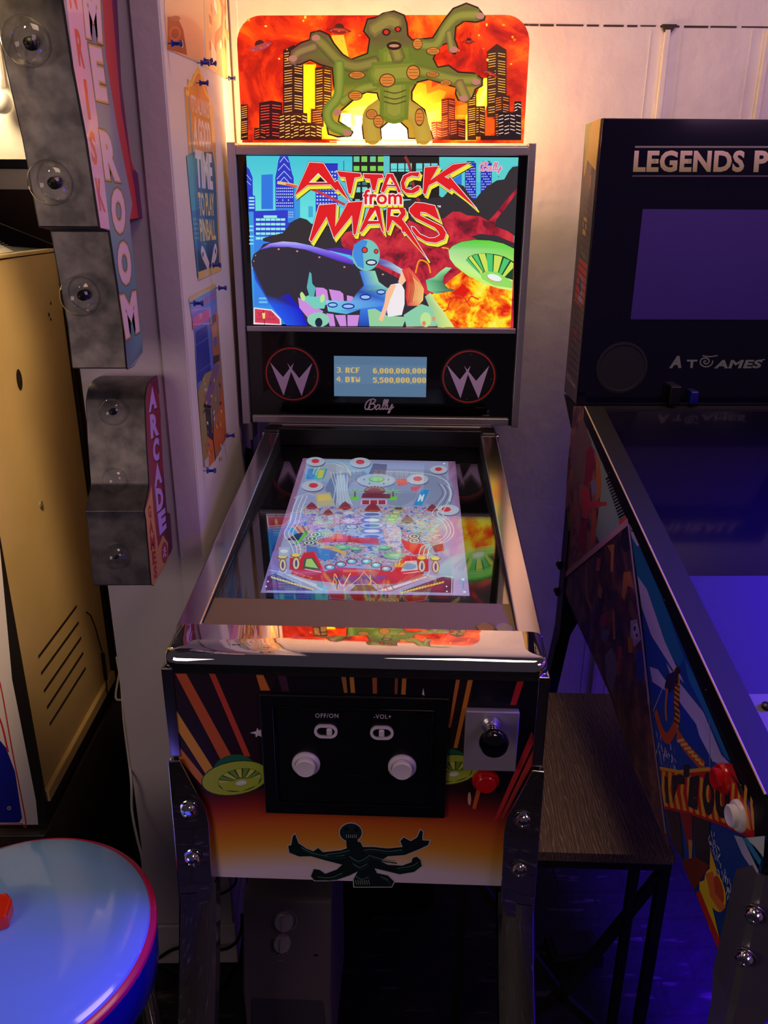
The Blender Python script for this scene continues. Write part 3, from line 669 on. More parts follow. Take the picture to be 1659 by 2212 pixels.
a.poly([(385, 392), (412, 384), (416, 370), (424, 382), (440, 372), (440, 412), (422, 402), (410, 410), (408, 396)], (236, 226, 240)); a.poly([(1103, 232), (1108, 205), (1113, 236)], (236, 226, 240))
def saucer(a, cx, cy, rx, ry, rot, fins, c1=(176, 196, 60), c2=(120, 160, 60), dk=(30, 70, 40), dome=(30, 110, 70), x=.30, y=.10):
    def T(px, py): return (cx+px*cos(rot)-py*sin(rot), cy+px*sin(rot)+py*cos(rot))
    a.ell(*T(0, -ry*.55), rx*.62, ry*.9, dome, rot=rot)
    a.ell(cx, cy, rx*1.03, ry*1.06, dk, rot=rot); a.ell(cx, cy, rx, ry, c1, rot=rot)
    hx, hy = rx*x, ry*.28
    a.ell(*T(hx*.4, ry*.16), rx*.66, ry*.70, dk, rot=rot)
    for i in range(fins):
        t0 = pi*(1.0+ (i+.12)/fins*1.02)-.01; t1 = pi*(1.0+(i+.88)/fins*1.02)
        f = lambda t, k: T(hx*.4+rx*.645*k*cos(t)+ (1-k)*hx*.2, ry*.16+ry*.68*k*sin(t)+(1-k)*ry*.18)
        a.poly([f(t0, 1), f((t0+t1)/2, 1.0), f(t1, 1), f(t1, .38), f(t0, .38)], c2 if i % 2 else (206, 214, 90))
    a.poly([T(hx*.4-rx*.66, ry*.16), T(hx*.4+rx*.66, ry*.16), T(hx*.4+rx*.5, ry*.62), T(hx*.4, ry*.86), T(hx*.4-rx*.5, ry*.62)], c1)
    a.ell(*T(hx*.5, ry*.32), rx*.27, ry*.26, c1, rot=rot); a.ell(*T(hx*.5, ry*.34), rx*.16, ry*.14, (226, 236, 240), rot=rot)
saucer(a, 325, 580, 140, 68, -.16, 9); saucer(a, 1215, 545, 125, 60, -.12, 9)
a.ell(1300, 665, 7, 28, (226, 170, 150)); a.poly([(1330, 625), (1350, 625), (1325, 710), (1312, 705)], (220, 100, 50))
# a plain dark creature with raised arms at the foot of the panel
dg = (14, 34, 34); li = (150, 170, 160)
body = [(765, 880), (800, 868), (812, 845), (846, 845), (856, 866), (900, 866), (960, 872), (1022, 866), (1012, 842), (1026, 826), (1056, 842), (1082, 826), (1096, 795), (1106, 802), (1104, 838), (1134, 840), (1128, 858), (1090, 876), (1030, 900), (960, 905), (930, 925), (960, 940), (1020, 944), (1058, 930), (1064, 912), (1080, 906), (1096, 920), (1102, 945), (1070, 970), (1010, 980), (935, 962), (905, 955), (915, 975), (960, 985), (986, 1010), (975, 1032), (820, 1032), (818, 1000), (835, 968), (800, 985), (745, 1004), (700, 1006), (655, 1006), (640, 988), (652, 958), (676, 962), (700, 978), (748, 960), (770, 940), (700, 922), (640, 905), (590, 906), (550, 890), (545, 862), (558, 858), (564, 822), (574, 812), (588, 850), (620, 872), (650, 884), (670, 870), (690, 888)]
a.line(body, 8, (206, 212, 206), closed=True); a.poly(body, dg)
a.ell(806, 806, 50, 42, (206, 212, 206)); a.ell(806, 806, 46, 38, (26, 48, 50)); a.poly([(786, 830), (832, 830), (842, 870), (790, 872)], dg); a.ell(788, 792, 10, 8, (8, 12, 14)); a.ell(828, 794, 10, 8, (8, 12, 14)); a.ell(808, 822, 26, 12, (8, 12, 14))
for i in range(6): a.line([(788+i*8, 815), (789+i*8, 828)], 3, (170, 180, 172))
random.seed(2)
for sp_ in ([(600, 868), (650, 892), (720, 905), (780, 900)], [(700, 898), (760, 890), (800, 880)], [(860, 880), (900, 876), (960, 884), (1020, 878)], [(880, 900), (930, 915), (990, 925)], [(1000, 955), (1060, 945), (1085, 930)], [(668, 990), (720, 994), (770, 975)], [(825, 985), (850, 1000), (880, 990)], [(930, 990), (955, 1000), (970, 1020)], [(800, 905), (840, 925), (880, 905)], [(815, 935), (845, 950), (875, 935)]):
    a.spline(sp_, 3.2, (110, 140, 130)); a.spline([(x+6, y+9) for x, y in sp_], 6, (20, 66, 60))
for i in range(7): a.line([(826+i*9, 1004), (830+i*9, 1022)], 2.6, (150, 170, 160))
a.build('front_art', 'print', fp)

# lockbar and side rails
def lk_ring(d, z):
    w, r, yf = .2497-d, max(.020-d, .003), -.004+d; q = [(-w, .066)]+[(-w+r-r*cos(t*pi/12), yf+r-r*sin(t*pi/12)) for t in range(7)]+[(w-r+r*sin(t*pi/12), yf+r-r*cos(t*pi/12)) for t in range(7)]+[(w, .066)]
    return [(x, y, z-(.066-y)*.105*min(1, max(0, (z-.945)/.018))) for x, y in q]
rings = [lk_ring(d, z) for d, z in ((.0, .9385), (.0, .957), (.0006, .9625), (.0022, .9668), (.0045, .9692), (.0080, .9706), (.0130, .9714), (.0200, .9718), (.0310, .9722))]
n_ = len(rings[0]); lk = MB().add([p for r in rings for p in r], [(i*n_+k, i*n_+(k+1) % n_, (i+1)*n_+(k+1) % n_, (i+1)*n_+k) for i in range(len(rings)-1) for k in range(n_)]+[tuple(range(n_)), tuple((len(rings)-1)*n_+k for k in range(n_))])
lk.build('lockbar', 'chrome', pb, smooth=True)
for s in (-1, 1):
    x0, x1 = .2160*s, .2500*s
    r = MB().hull8([(x0, .064, gz(.064)-.016), (x1, .064, gz(.064)-.03), (x1, .79, gz(.79)-.03), (x0, .79, gz(.79)-.016), (x0, .064, gz(.064)+.0008), (x1, .064, gz(.064)+.0008), (x1, .79, gz(.79)+.0008), (x0, .79, gz(.79)+.0008)])
    r.build('side_rail', 'chrome2', pb, bevel=.003)
    MB().box((min(x0, x1), .772, 1.005), (max(x0, x1)+.001, .83, gz(.79)+.004)).build('rail_end_cap', 'black', pb, bevel=.006)
    MB().prism([(.214*s, .060, gz(.06)+.0012), (.226*s, .060, gz(.06)+.0012), (.214*s, .074, gz(.074)+.0012)], (0, 0, .0014)).build('corner_clip', 'white', pb)
    # chrome corner strips and legs
    bx = (-.2510, -.2365) if s < 0 else (.2365, .2510)
    MB().box((bx[0], -.0035, .806), (bx[1], .0, .944)).box((min(.2478*s, .2510*s), -.0035, .806), (max(.2478*s, .2510*s), .03, .944)).build('corner_strip', 'chrome2', pb, bevel=.001)
def leg(sx, y0, sy, name='leg'):
    """front: sy=-1 ; rear: sy=+1"""
    lg = MB()
    P = [(.2530, .804), (.2370, .804), (.2240, .768), (.2070, .724), (.2045, .70), (.2062, .585), (.214, .560), (.2530, .560)]
    LN = .06
    YW = .14
    lg.prism([(x*sx, y0+sy*(.0012+(.804-z)*LN+(x-.2045)*YW), z) for x, z in P], (0, sy*.0032, 0))
    lg.prism([(.2498*sx, y0-sy*.045*k, z) for k, z in ((0, .804), (1, .72), (1, .56), (-.32, .56))], (.0032*sx, 0, 0))
    o = lg.build(name, 'chrome', pb, bevel=.0014)
    lo = MB(); prev = None; rings = []
    for z, w in ((.585, 1.0), (.45, .98), (.33, .96), (.15, .93), (.02, .9)):
        q = max(0, .56-z); ox = q*.078; oy = q*.11
        out = [(.2530+ox, -.045*w), (.2530+ox, 0), (.2500+ox, .0044), (.2290+ox, .0044), (.2070+ox*.75, -.013), (.2055+ox*.75, -.034)]
        inn = [(x-.0025, y-.002) for x, y in reversed(out)]
        rings.append([(x*sx, y0+sy*(y+oy+.0146+(x-.2045)*.12), z) for x, y in out+inn])
    n = len(rings[0]); vs = [p for r_ in rings for p in r_]; fs = []
    for i in range(len(rings)-1):
        for k in range(n): fs.append((i*n+k, i*n+(k+1) % n, (i+1)*n+(k+1) % n, (i+1)*n+k))
    lo.add(vs, fs); lo.build('lower_leg', 'chrome', o, smooth=True)
    q = .56; MB().lathe([(.018, 0), (.018, .008), (.006, .012), (.006, .03)], (.232*sx+.04*sx, y0+sy*(.045), 0), (0, 0, 1), 20).build('leg_foot', 'black', o, smooth=True)
    for z in (.7265, .6455):
        MB().lathe([(.0135, 0), (.0135, .0015), (.0105, .0022), (.0102, .006), (.0085, .009), (.005, .0102), (.0045, .0085), (.0, .0085)], (.2290*sx, y0+sy*(.0075+(.804-z)*LN), z), (0, sy, 0), 28).build('bolt', 'chrome', o, smooth=True)
for sx in (-1, 1):
    leg(sx, 0, -1); leg(sx, 1.0, 1)

# coin door panel with buttons
cdp = MB().box((-.1245, -.0075, .7185), (.1232, -.0012, .911)).build('control_panel', 'black', pb, bevel=.002)
fr = MB()
for r0, r1, d in ((.1065, .1055, .0105),):
    x0, x1, z0, z1 = -.1075, .1055, .7365, .8945
    for b0, b1 in (((x0, z0), (x1, z0+.004)), ((x0, z1-.004), (x1, z1)), ((x0, z0), (x0+.004, z1)), ((x1-.004, z0), (x1, z1))): fr.box((b0[0], -.0105, b0[1]), (b1[0], -.0074, b1[1]))
fr.build('raised_frame', 'gloss', cdp, bevel=.0012)
MB().box((-.021, -.0086, .752), (.018, -.0074, .788)).build('cover_plate', 'black', cdp, bevel=.001)
a = Art(MF, (0, -.0077, 0), (0, -1, 0), 1).zoom(0, 0, 1)
a.text('OFF/ON', (681, 1541), (731, 1541.5), (731, 1551), (681, 1550.5), (216, 208, 228), .01, 1.15); a.build('panel_lettering', 'print', cdp); a = Art(MF, (0, -.0077, 0), (0, -1, 0), 1).zoom(0, 0, 1); a.text('-VOL+', (807, 1543), (845, 1543.5), (845, 1553), (807, 1552.5), (216, 208, 228), .01, 1.15)
a.build('panel_lettering', 'print', cdp)
for x, z in ((-.0655, .8045), (.0636, .8046)):
    b = MB().lathe([(.0190, 0), (.0190, .003), (.0170, .0055), (.0146, .0055), (.0146, .003)], (x, -.0075, z), (0, -1, 0), 36).build('push_button', 'white', cdp, smooth=True)
    MB().lathe([(.0138, 0), (.0138, .009), (.0125, .0105), (.009, .0100), (.0, .0096)], (x, -.0095, z), (0, -1, 0), 36).build('button_cap', 'white', b, smooth=True)
for x, z in ((-.0377, .858), (.0362, .858)):
    o_, i_ = [], []
    for t in range(36):
        an = 2*pi*t/36; sx_ = .0052*(1 if cos(an) > 0 else -1)
        o_.append((x+sx_+.0103*cos(an), z+.0103*sin(an))); i_.append((x+sx_*.95+.0070*cos(an), z+.0066*sin(an)))
    v = []; f = []
    for k, (ring, yy) in enumerate(((o_, -.0075), (o_, -.0105), (i_, -.0105), (i_, -.0080))): v += [(p[0], yy, p[1]) for p in ring]
    for r_ in range(3):
        for t in range(36): f.append((r_*36+t, r_*36+(t+1) % 36, (r_+1)*36+(t+1) % 36, (r_+1)*36+t))
    sw = MB().add(v, f).build('toggle_switch', 'white', cdp, smooth=True)
    MB().box((x+(.001 if x < 0 else -.004), -.0125, z-.0055), (x+(.0085 if x < 0 else .0035), -.008, z+.0055)).build('toggle', 'white', sw, bevel=.002)
# plunger
pl = MB().box((.1450, -.012, .8040), (.2140, -.0012, .8960)).build('plunger_plate', 'silverplate', pb, bevel=.0012)
MB().lathe([(.0125, 0), (.0125, .003), (.0085, .006), (.0085, .010), (.0065, .012), (.0060, .028)], (.178, -.012, .878), (0, -1, 0), 28).build('plunger_barrel', 'pale', pl, smooth=True)
sp_ = MB()
for i in range(5): sp_.lathe([(.0064, 0), (.0082, .001), (.0082, .0024), (.0064, .0034)], (.178, -.022-i*.0036, .878), (0, -1, 0), 20)
sp_.build('plunger_spring', 'chrome', pl, smooth=True)
MB().lathe([(.004, 0), (.010, .003), (.0182, .010), (.0188, .015), (.0165, .021), (.008, .0245), (.0, .025)], (.178, -.038, .878), (0, -1, 0), 36).build('plunger_knob', 'gloss', pl, smooth=True)
b = MB().lathe([(.0185, 0), (.0185, .003), (.0165, .006), (.014, .006)], (.1765, -.0014, .7811), (0, -1, 0), 36).build('launch_button', 'red', pb, smooth=True)
MB().lathe([(.0135, 0), (.0135, .009), (.012, .0105), (.0, .0108)], (.1765, -.0035, .7811), (0, -1, 0), 36).build('button_cap', 'red', b, smooth=True)

# playfield under glass
def slab(x0, x1, y0, y1, top, th, name, mat, parent=pb, **k):
    m = MB(); o = IN_*top; d = IN_*(top-th)
    m.hull8([V((x, y, iz(y)))+d for x, y in ((x0, y0), (x1, y0), (x1, y1), (x0, y1))]+[V((x, y, iz(y)))+o for x, y in ((x0, y0), (x1, y0), (x1, y1), (x0, y1))])
    return m.build(name, mat, parent, **k)
slab(-.2155, .2155, .0725, .150, 0, .010, 'apron', 'apron')
slab(-.2155, .2155, .151, .785, -.0065, .008, 'playfield_bezel', 'gloss')
MB().prism([V((-.216, .0655, gz(.0655)-.002)), V((.216, .0655, gz(.0655)-.002)), V((.216, .072, gz(.072)-.002)), V((-.216, .072, gz(.072)-.002))], (0, 0, .0045)).build('glass_channel', 'gloss', pb, bevel=.001)
gl = slab(-.2152, .2152, .1505, .785, 0, .003, 'playfield_glass', 'tableglass')

a = Art(MF, V((0, GY0, IZ0))-IN_*.0062, IN_, 1, step=6e-6).zoom(560, 970, 3.53)
a.poly([(333, 70), (1495, 95), (1605, 1120), (10, 1095)], (150, 140, 190))
a.poly([(365, 75), (1440, 98), (1475, 1112), (60, 1090)], (160, 168, 214))
a.poly([(1440, 98), (1495, 96), (1605, 1118), (1475, 1112)], [(150, 110, 150), (120, 80, 120), (176, 160, 220), (190, 180, 230)])
a.poly([(333, 70), (372, 75), (150, 780), (105, 800)], (150, 110, 150)); a.poly([(105, 780), (150, 770), (150, 930), (45, 1090), (12, 1090)], (140, 120, 190))
a.poly([(300, 440), (1330, 440), (1420, 760), (1300, 860), (1080, 860), (850, 900), (400, 860), (220, 700)], (150, 140, 200), mat=1)
a.poly([(360, 80), (860, 90), (870, 180), (560, 190), (540, 250), (350, 240)], (150, 190, 226))
a.poly([(420, 130), (620, 110), (700, 130), (640, 210), (500, 230), (410, 215)], (176, 186, 206))
a.poly([(372, 150), (520, 150), (490, 228), (355, 232)], (56, 150, 224)); a.poly([(430, 150), (510, 150), (485, 225), (415, 228)], (70, 200, 200)); a.poly([(455, 160), (500, 160), (480, 220), (440, 222)], (220, 214, 90))
a.poly([(560, 190), (800, 170), (830, 200), (700, 260), (640, 380), (700, 430), (560, 430), (500, 300)], (118, 138, 186))
a.poly([(590, 200), (650, 195), (700, 420), (600, 430), (580, 300)], (176, 196, 226))
for i in range(6): a.line([(540+i*26, 170+i*6), (580+i*18, 300+i*8), (560+i*30, 430)], 6, (214, 224, 240))
a.spline([(410, 190), (450, 110), (560, 90), (650, 120), (700, 200)], 10, (200, 214, 206)); a.spline([(430, 200), (470, 130), (560, 110), (640, 140)], 6, (236, 240, 214))
a.poly([(970, 150), (1260, 160), (1400, 190), (1470, 260), (1480, 420), (1330, 440), (1200, 380), (1080, 440), (980, 420)], (140, 152, 190))
a.poly([(870, 110), (975, 118), (965, 200), (835, 190)], (96, 84, 130)); a.spline([(970, 170), (1180, 180), (1330, 200), (1430, 250), (1460, 330), (1450, 400)], 12, (206, 214, 232))
for i in range(5): a.spline([(1360+i*24, 260+i*6), (1400+i*20, 340), (1330+i*28, 430+i*8)], 6, (210, 220, 240) if i % 2 else (90, 100, 140))
a.poly([(430, 340), (540, 330), (580, 430), (440, 440)], (196, 190, 160)); a.poly([(445, 350), (530, 345), (556, 392), (450, 396)], (232, 206, 110))
a.poly([(1215, 300), (1310, 305), (1260, 440), (1160, 440)], (150, 160, 200)); a.poly([(1240, 308), (1300, 312), (1240, 430), (1175, 430)], (34, 150, 226))
a.text('M', (1225, 345), (1262, 345), (1245, 400), (1205, 400), (230, 246, 255), .04)
def bump_(x, y, rx, c=(196, 206, 228), r=(220, 46, 66), dx=0): a.ell(x+4, y+8, rx, rx*.50, (90, 100, 140)); a.ell(x, y, rx, rx*.48, c); a.ell(x+dx, y-4, rx*.42, rx*.22, r)
bump_(428, 96, 72); bump_(770, 104, 80); bump_(1368, 158, 66); bump_(1208, 232, 82); bump_(405, 282, 84, dx=8); bump_(1440, 465, 84, dx=-14)
a.poly([(1040, 230), (1120, 225), (1135, 270), (1060, 285)], (224, 70, 80)); a.poly([(1150, 290), (1240, 280), (1200, 320), (1160, 318)], (224, 60, 80))
a.ell(895, 248, 150, 52, (96, 110, 150)); a.ell(893, 240, 146, 50, (186, 200, 222)); a.ell(895, 232, 62, 24, (96, 190, 120)); a.ell(895, 228, 50, 17, (150, 226, 150))
for x, y in ((800, 235), (985, 236), (840, 264), (950, 266)): a.ell(x, y, 8, 5, (90, 104, 140))
def palm(x, y):
    for t in range(9):
        an = pi*(t/8.0)*1.0; a.line([(x, y), (x+60*cos(an)*1.0, y-32*sin(an)+12)], 8, (70, 190, 80) if t % 2 else (150, 226, 110))
    a.rect(x-34, y+38, x+30, y+66, (110, 224, 60)); a.line([(x, y), (x, y+40)], 10, (96, 70, 70))
palm(730, 325); palm(1020, 325)
a.poly([(790, 338), (1000, 345), (1000, 378), (778, 374)], (126, 40, 70)); a.ell(880, 318, 84, 34, (110, 50, 60)); a.ell(880, 316, 60, 24, (150, 40, 60))
for t in range(10): an = pi*t/9; a.line([(880+50*cos(an), 316-18*sin(an)), (880+90*cos(an), 318-34*sin(an))], 5, (232, 220, 120))
a.poly([(780, 385), (975, 390), (970, 428), (772, 424)], (214, 206, 226))
for i in range(3): a.rect(785+i*62, 392, 838+i*62, 424, (176, 40, 66))
def rocket(x, y, s): a.poly([(x, y-62*s), (x+34*s, y-36*s), (x+58*s, y), (x, y+14*s), (x-58*s, y), (x-34*s, y-36*s)], (140, 44, 60)); a.line([(x-70*s, y+4), (x, y-8), (x+70*s, y+4)], 8*s, (236, 120, 60))
rocket(655, 455, .9); rocket(865, 475, 1.1); rocket(400, 455, .8); rocket(525, 500, .7); rocket(1130, 560, .9); rocket(1320, 470, .8)
for i in range(6):
    y = 500+i*42; a.ell(860, y+8, 84+i*3, 22, (120, 150, 216)); a.ell(858, y, 80+i*3, 20, (190, 204, 240) if i % 2 == 0 else (130, 120, 190)); a.ell(858, y+2, 60, 12, (236, 232, 250) if i % 2 else (96, 110, 196))
for x, y in ((1065, 455), (1050, 485), (1030, 512), (1010, 540)): a.poly([(x-34, y-12), (x+34, y-10), (x+28, y+14), (x-40, y+12)], (120, 190, 80)); a.poly([(x-26, y-8), (x+26, y-6), (x+20, y+9), (x-32, y+8)], (206, 220, 150) if y > 460 else (110, 40, 60))
for x, y, c in ((680, 490, (206, 214, 240)), (690, 520, (60, 120, 180)), (686, 550, (206, 214, 240))): a.poly([(x, y-22), (x+46, y), (x, y+22), (x-46, y)], c)
a.ell(705, 595, 48, 20, (40, 60, 110)); a.ell(705, 595, 40, 15, (196, 206, 236)); a.poly([(668, 612), (748, 612), (760, 660), (690, 662)], (170, 184, 216))
def insert(x, y, ch): a.ell(x, y, 46, 22, (40, 60, 80)); a.ell(x, y, 40, 18, (210, 226, 226)); a.ell(x, y, 27, 12, (50, 80, 96)); a.text(ch, (x-9, y-7), (x+9, y-7), (x+9, y+8), (x-9, y+8), (240, 246, 240), .04)
insert(430, 655, 'R'); insert(405, 686, 'A'); insert(380, 718, 'M'); insert(1182, 668, 'A'); insert(1182, 702, 'N')
a.poly([(455, 690), (640, 655), (740, 680), (900, 680), (920, 735), (700, 715), (520, 715), (440, 722)], (206, 54, 60)); a.poly([(560, 655), (630, 650), (640, 690), (550, 690)], (236, 120, 70)); a.line([(440, 715), (560, 770)], 12, (240, 200, 90))
a.poly([(1080, 690), (1160, 720), (1260, 730), (1290, 800), (1180, 810), (1110, 760)], (222, 44, 54)); a.poly([(1300, 715), (1400, 725), (1410, 780), (1340, 790)], (170, 50, 70))
for p, c in ((((240, 590), (330, 590), (390, 640), (300, 640)), (236, 150, 50)), (((216, 610), (262, 600), (320, 660), (270, 668)), (60, 170, 210)), (((355, 618), (380, 640), (300, 725), (272, 718)), (96, 206, 60)), (((280, 650), (340, 640), (300, 700), (200, 700)), (40, 50, 60))): a.poly(p, c)
for i in range(5): a.line([(250+i*26, 590), (300+i*20, 645)], 6, (40, 36, 60) if i % 2 else (246, 210, 80))
for dx in (0, 34, 66):
    a.spline([(300+dx, 360), (262+dx, 450), (235+dx, 560), (190+dx, 650), (240+dx, 730), (262+dx*.8, 800), (240+dx, 850)], 6, (226, 232, 246))
    a.spline([(1360+dx, 440), (1318+dx*1.2, 500), (1400+dx*.9, 560), (1430+dx*.8, 640), (1360+dx, 710), (1240+dx, 750), (1215+dx, 840)], 6, (236, 240, 226))
a.line([(270, 375), (380, 340), (430, 360)], 12, (190, 200, 226)); a.line([(235, 490), (330, 486)], 8, (206, 214, 240))
for x, y, rx in ((632, 752, 62), (735, 764, 44), (952, 756, 50), (1028, 816, 86)): a.ell(x+2, y+5, rx, rx*.32, (50, 110, 90)); a.ell(x, y, rx, rx*.30, (120, 200, 160)); a.ell(x, y-2, rx*.46, rx*.13, (170, 232, 190))
a.poly([(360, 740), (600, 790), (560, 850), (480, 850), (360, 800)], (76, 120, 206)); a.poly([(540, 740), (680, 800), (650, 812), (520, 760)], (224, 186, 90)); a.rect(470, 770, 540, 850, (56, 140, 220))
random.seed(9)
for i in range(70):
    x = random.uniform(420, 1120); y = random.uniform(740, 880); a.line([(x, y), (x+random.uniform(-40, 40), y+random.uniform(-10, 10))], random.uniform(3, 6), random.choice([(80, 110, 200), (214, 220, 244), (60, 80, 160), (170, 180, 230), (96, 160, 220)]))
for i in range(150):
    x = random.uniform(320, 1380); y = random.uniform(450, 740)
    if 760 < x < 960: continue
    a.line([(x, y), (x+random.uniform(-22, 22), y+random.uniform(-9, 9))], random.uniform(3, 7), random.choice([(226, 230, 248), (150, 60, 90), (60, 90, 190), (226, 190, 100), (90, 170, 110), (120, 60, 120), (230, 120, 70), (30, 40, 70)]))
a.poly([(340, 800), (420, 790), (500, 945), (470, 955), (250, 940), (300, 870)], (214, 30, 50)); a.poly([(345, 845), (410, 835), (470, 935), (330, 920)], (60, 90, 80)); a.poly([(360, 850), (400, 845), (450, 920), (350, 905)], (176, 220, 120)); a.line([(420, 795), (490, 940)], 12, (236, 60, 60)); a.line([(350, 925), (470, 950)], 9, (244, 236, 240))
a.poly([(1120, 820), (1200, 830), (1290, 940), (1100, 970), (1010, 960), (1060, 880)], (214, 30, 50)); a.poly([(1110, 865), (1200, 860), (1215, 930), (1080, 945)], (206, 214, 226)); a.ell(1140, 905, 58, 24, (96, 170, 210)); a.line([(1125, 820), (1015, 950)], 12, (236, 60, 60)); a.line([(1050, 966), (1220, 945)], 9, (244, 236, 240))
a.poly([(250, 940), (470, 955), (600, 910), (900, 930), (1100, 960), (1260, 950), (1240, 980), (1030, 1040), (640, 1040), (400, 1010), (240, 970)], (196, 44, 70)); a.poly([(520, 985), (980, 975), (900, 1035), (640, 1040)], (110, 70, 150)); a.poly([(600, 925), (880, 925), (900, 950), (840, 965), (640, 965)], (216, 50, 56)); a.poly([(640, 930), (850, 930), (860, 945), (640, 950)], (232, 120, 70))
for x, y in ((540, 912), (622, 890), (706, 868), (818, 868), (893, 896), (968, 924)): a.ell(x, y, 46, 24, (206, 50, 70)); a.ell(x, y, 40, 20, (40, 60, 90)); a.ell(x, y, 34, 17, (110, 200, 220)); a.ell(x-4, y-3, 18, 9, (220, 246, 250))
for i in range(7): a.poly([(1030+i*8, 910), (1010+i*22, 845+abs(i-3)*8), (1050+i*8, 912)], (244, 214, 90) if i % 2 else (236, 150, 60))
def lane(x, y, s): a.ell(x-2+s*0, y-62, 40, 18, (120, 90, 40)); a.ell(x-2, y-65, 34, 14, (250, 216, 96)); a.ell(x, y, 30, 50, (110, 70, 90)); a.ell(x, y, 24, 44, (240, 220, 110)); a.ell(x, y, 18, 38, (214, 200, 226)); a.ell(x, y, 9, 28, (90, 70, 110))
a.poly([(235, 840), (310, 840), (300, 940), (230, 930)], (206, 36, 56)); a.poly([(1200, 850), (1290, 850), (1290, 945), (1210, 945)], (206, 36, 56))
lane(180, 896, 1); lane(282, 884, 1); lane(1240, 905, 1); lane(1345, 910, 1)
a.poly([(150, 760), (235, 755), (225, 830), (150, 830)], (176, 190, 220)); a.ell(190, 790, 30, 14, (226, 232, 246))
# flipper lanes, apron with hazard stripes
a.poly([(60, 985), (120, 960), (410, 1092), (50, 1090)], (86, 50, 120)); a.poly([(1480, 1000), (1400, 985), (1080, 1100), (1475, 1110)], (86, 40, 80))
for i in range(15): a.poly([(86+i*22, 980+i*6.6), (102+i*22, 984+i*6.6), (112+i*22, 1000+i*6.6), (92+i*22, 996+i*6.6)], (236, 214, 90)); a.poly([(1410-i*22, 1018+i*5.6), (1394-i*22, 1022+i*5.6), (1384-i*22, 1038+i*5.6), (1404-i*22, 1034+i*5.6)], (236, 214, 90))
a.poly([(190, 960), (240, 965), (650, 1096), (480, 1096)], (176, 186, 216)); a.poly([(200, 968), (230, 970), (540, 1080), (470, 1086)], (216, 222, 240)); a.poly([(440, 1030), (560, 1075), (500, 1092), (440, 1060)], (130, 190, 220))
a.poly([(1270, 975), (1300, 985), (1010, 1100), (820, 1098)], (150, 130, 160)); a.poly([(1262, 985), (1290, 988), (980, 1094), (900, 1094)], (220, 222, 240))
a.line([(210, 930), (200, 960), (80, 935)], 6, (226, 232, 250)); a.line([(1300, 940), (1280, 980), (1470, 985), (1466, 1110)], 6, (226, 232, 250))
for x, y in ((255, 955), (310, 975), (365, 990)): a.line([(x, y-8), (x+40, y+4), (x+10, y+18)], 7, (240, 150, 80)); a.line([(1560-x, y+20), (1520-x, y+26), (1550-x, y+40)], 7, (240, 150, 80))
for i in range(18): x = random.uniform(560, 1000); a.line([(x, random.uniform(960, 1030)), (x+random.uniform(-70, 70), random.uniform(1040, 1095))], 7, random.choice([(236, 190, 90), (216, 60, 60), (250, 226, 160), (150, 40, 60)]))
a.poly([(740, 1050), (860, 1050), (900, 1096), (690, 1096)], (120, 90, 70)); a.line([(640, 1095), (760, 1000), (800, 950), (850, 1010), (960, 1095)], 6, (240, 206, 110))
for y in (1050, 1062, 1074): a.line([(80, y-14), (180, y-10)], 4, (206, 50, 90)); a.line([(1280, y+12), (1400, y+16)], 4, (196, 40, 70))
for x, y in ((68, 1024), (54, 1062), (1428, 1062), (1410, 122), (1430, 1100)): a.ell(x, y, 7, 5, (244, 244, 250), 10)
a.ell(1553, 1008, 12, 8, (226, 236, 250)); a.rect(1546, 1030, 1562, 1080, (60, 170, 200)); a.ell(1565, 1104, 12, 7, (226, 236, 250))
a.build('playfield_display', ['field', 'field_fuzz'], pb)

# backbox
bb = MB().box((-.318, .925, 1.036), (.309, 1.085, 1.6255)).build('backbox', 'matte', pb, bevel=.001)
MB().box((-.306, .9205, 1.045), (.298, .925, 1.612)).build('front_glass', 'gloss', bb)
def bar(n, a_, b_, mat='trim', bev=.0015): return MB().box(a_, b_).build(n, mat, bb, bevel=bev)
bar('side_trim', (-.3235, .908, 1.036), (-.3060, 1.06, 1.632)); bar('side_trim', (.2975, .908, 1.036), (.3125, 1.06, 1.632))
bar('top_trim', (-.306, .909, 1.6085), (.2975, .925, 1.6245)); bar('top_plate', (-.305, .925, 1.6256), (.297, 1.06, 1.6275), 'pale', .0005)
bar('middle_trim', (-.3035, .912, 1.2475), (.2945, .9205, 1.2590)); bar('bottom_trim', (-.3005, .908, 1.0400), (.2900, .9205, 1.0560))
bar('bottom_lip', (-.262, .900, 1.0300), (.252, .922, 1.0385), 'pale'); bar('side_foot', (-.316, .93, .992), (-.306, .99, 1.036), 'pale', .001)
MB().box((-.257, .80, .99), (.250, .985, 1.0295)).box((-.252, .79, 1.02), (.246, .812, gz(.79)+.003)).build('hinge_block', 'black', pb, bevel=.002)
for s in (-1, 1):
    for k in range(2): MB().box((min(.236*s, .258*s), .796+.022*k, 1.0296), (max(.236*s, .258*s), .812+.022*k, 1.046-.006*k)).build('hinge_bracket', 'chrome2', pb, bevel=.002)

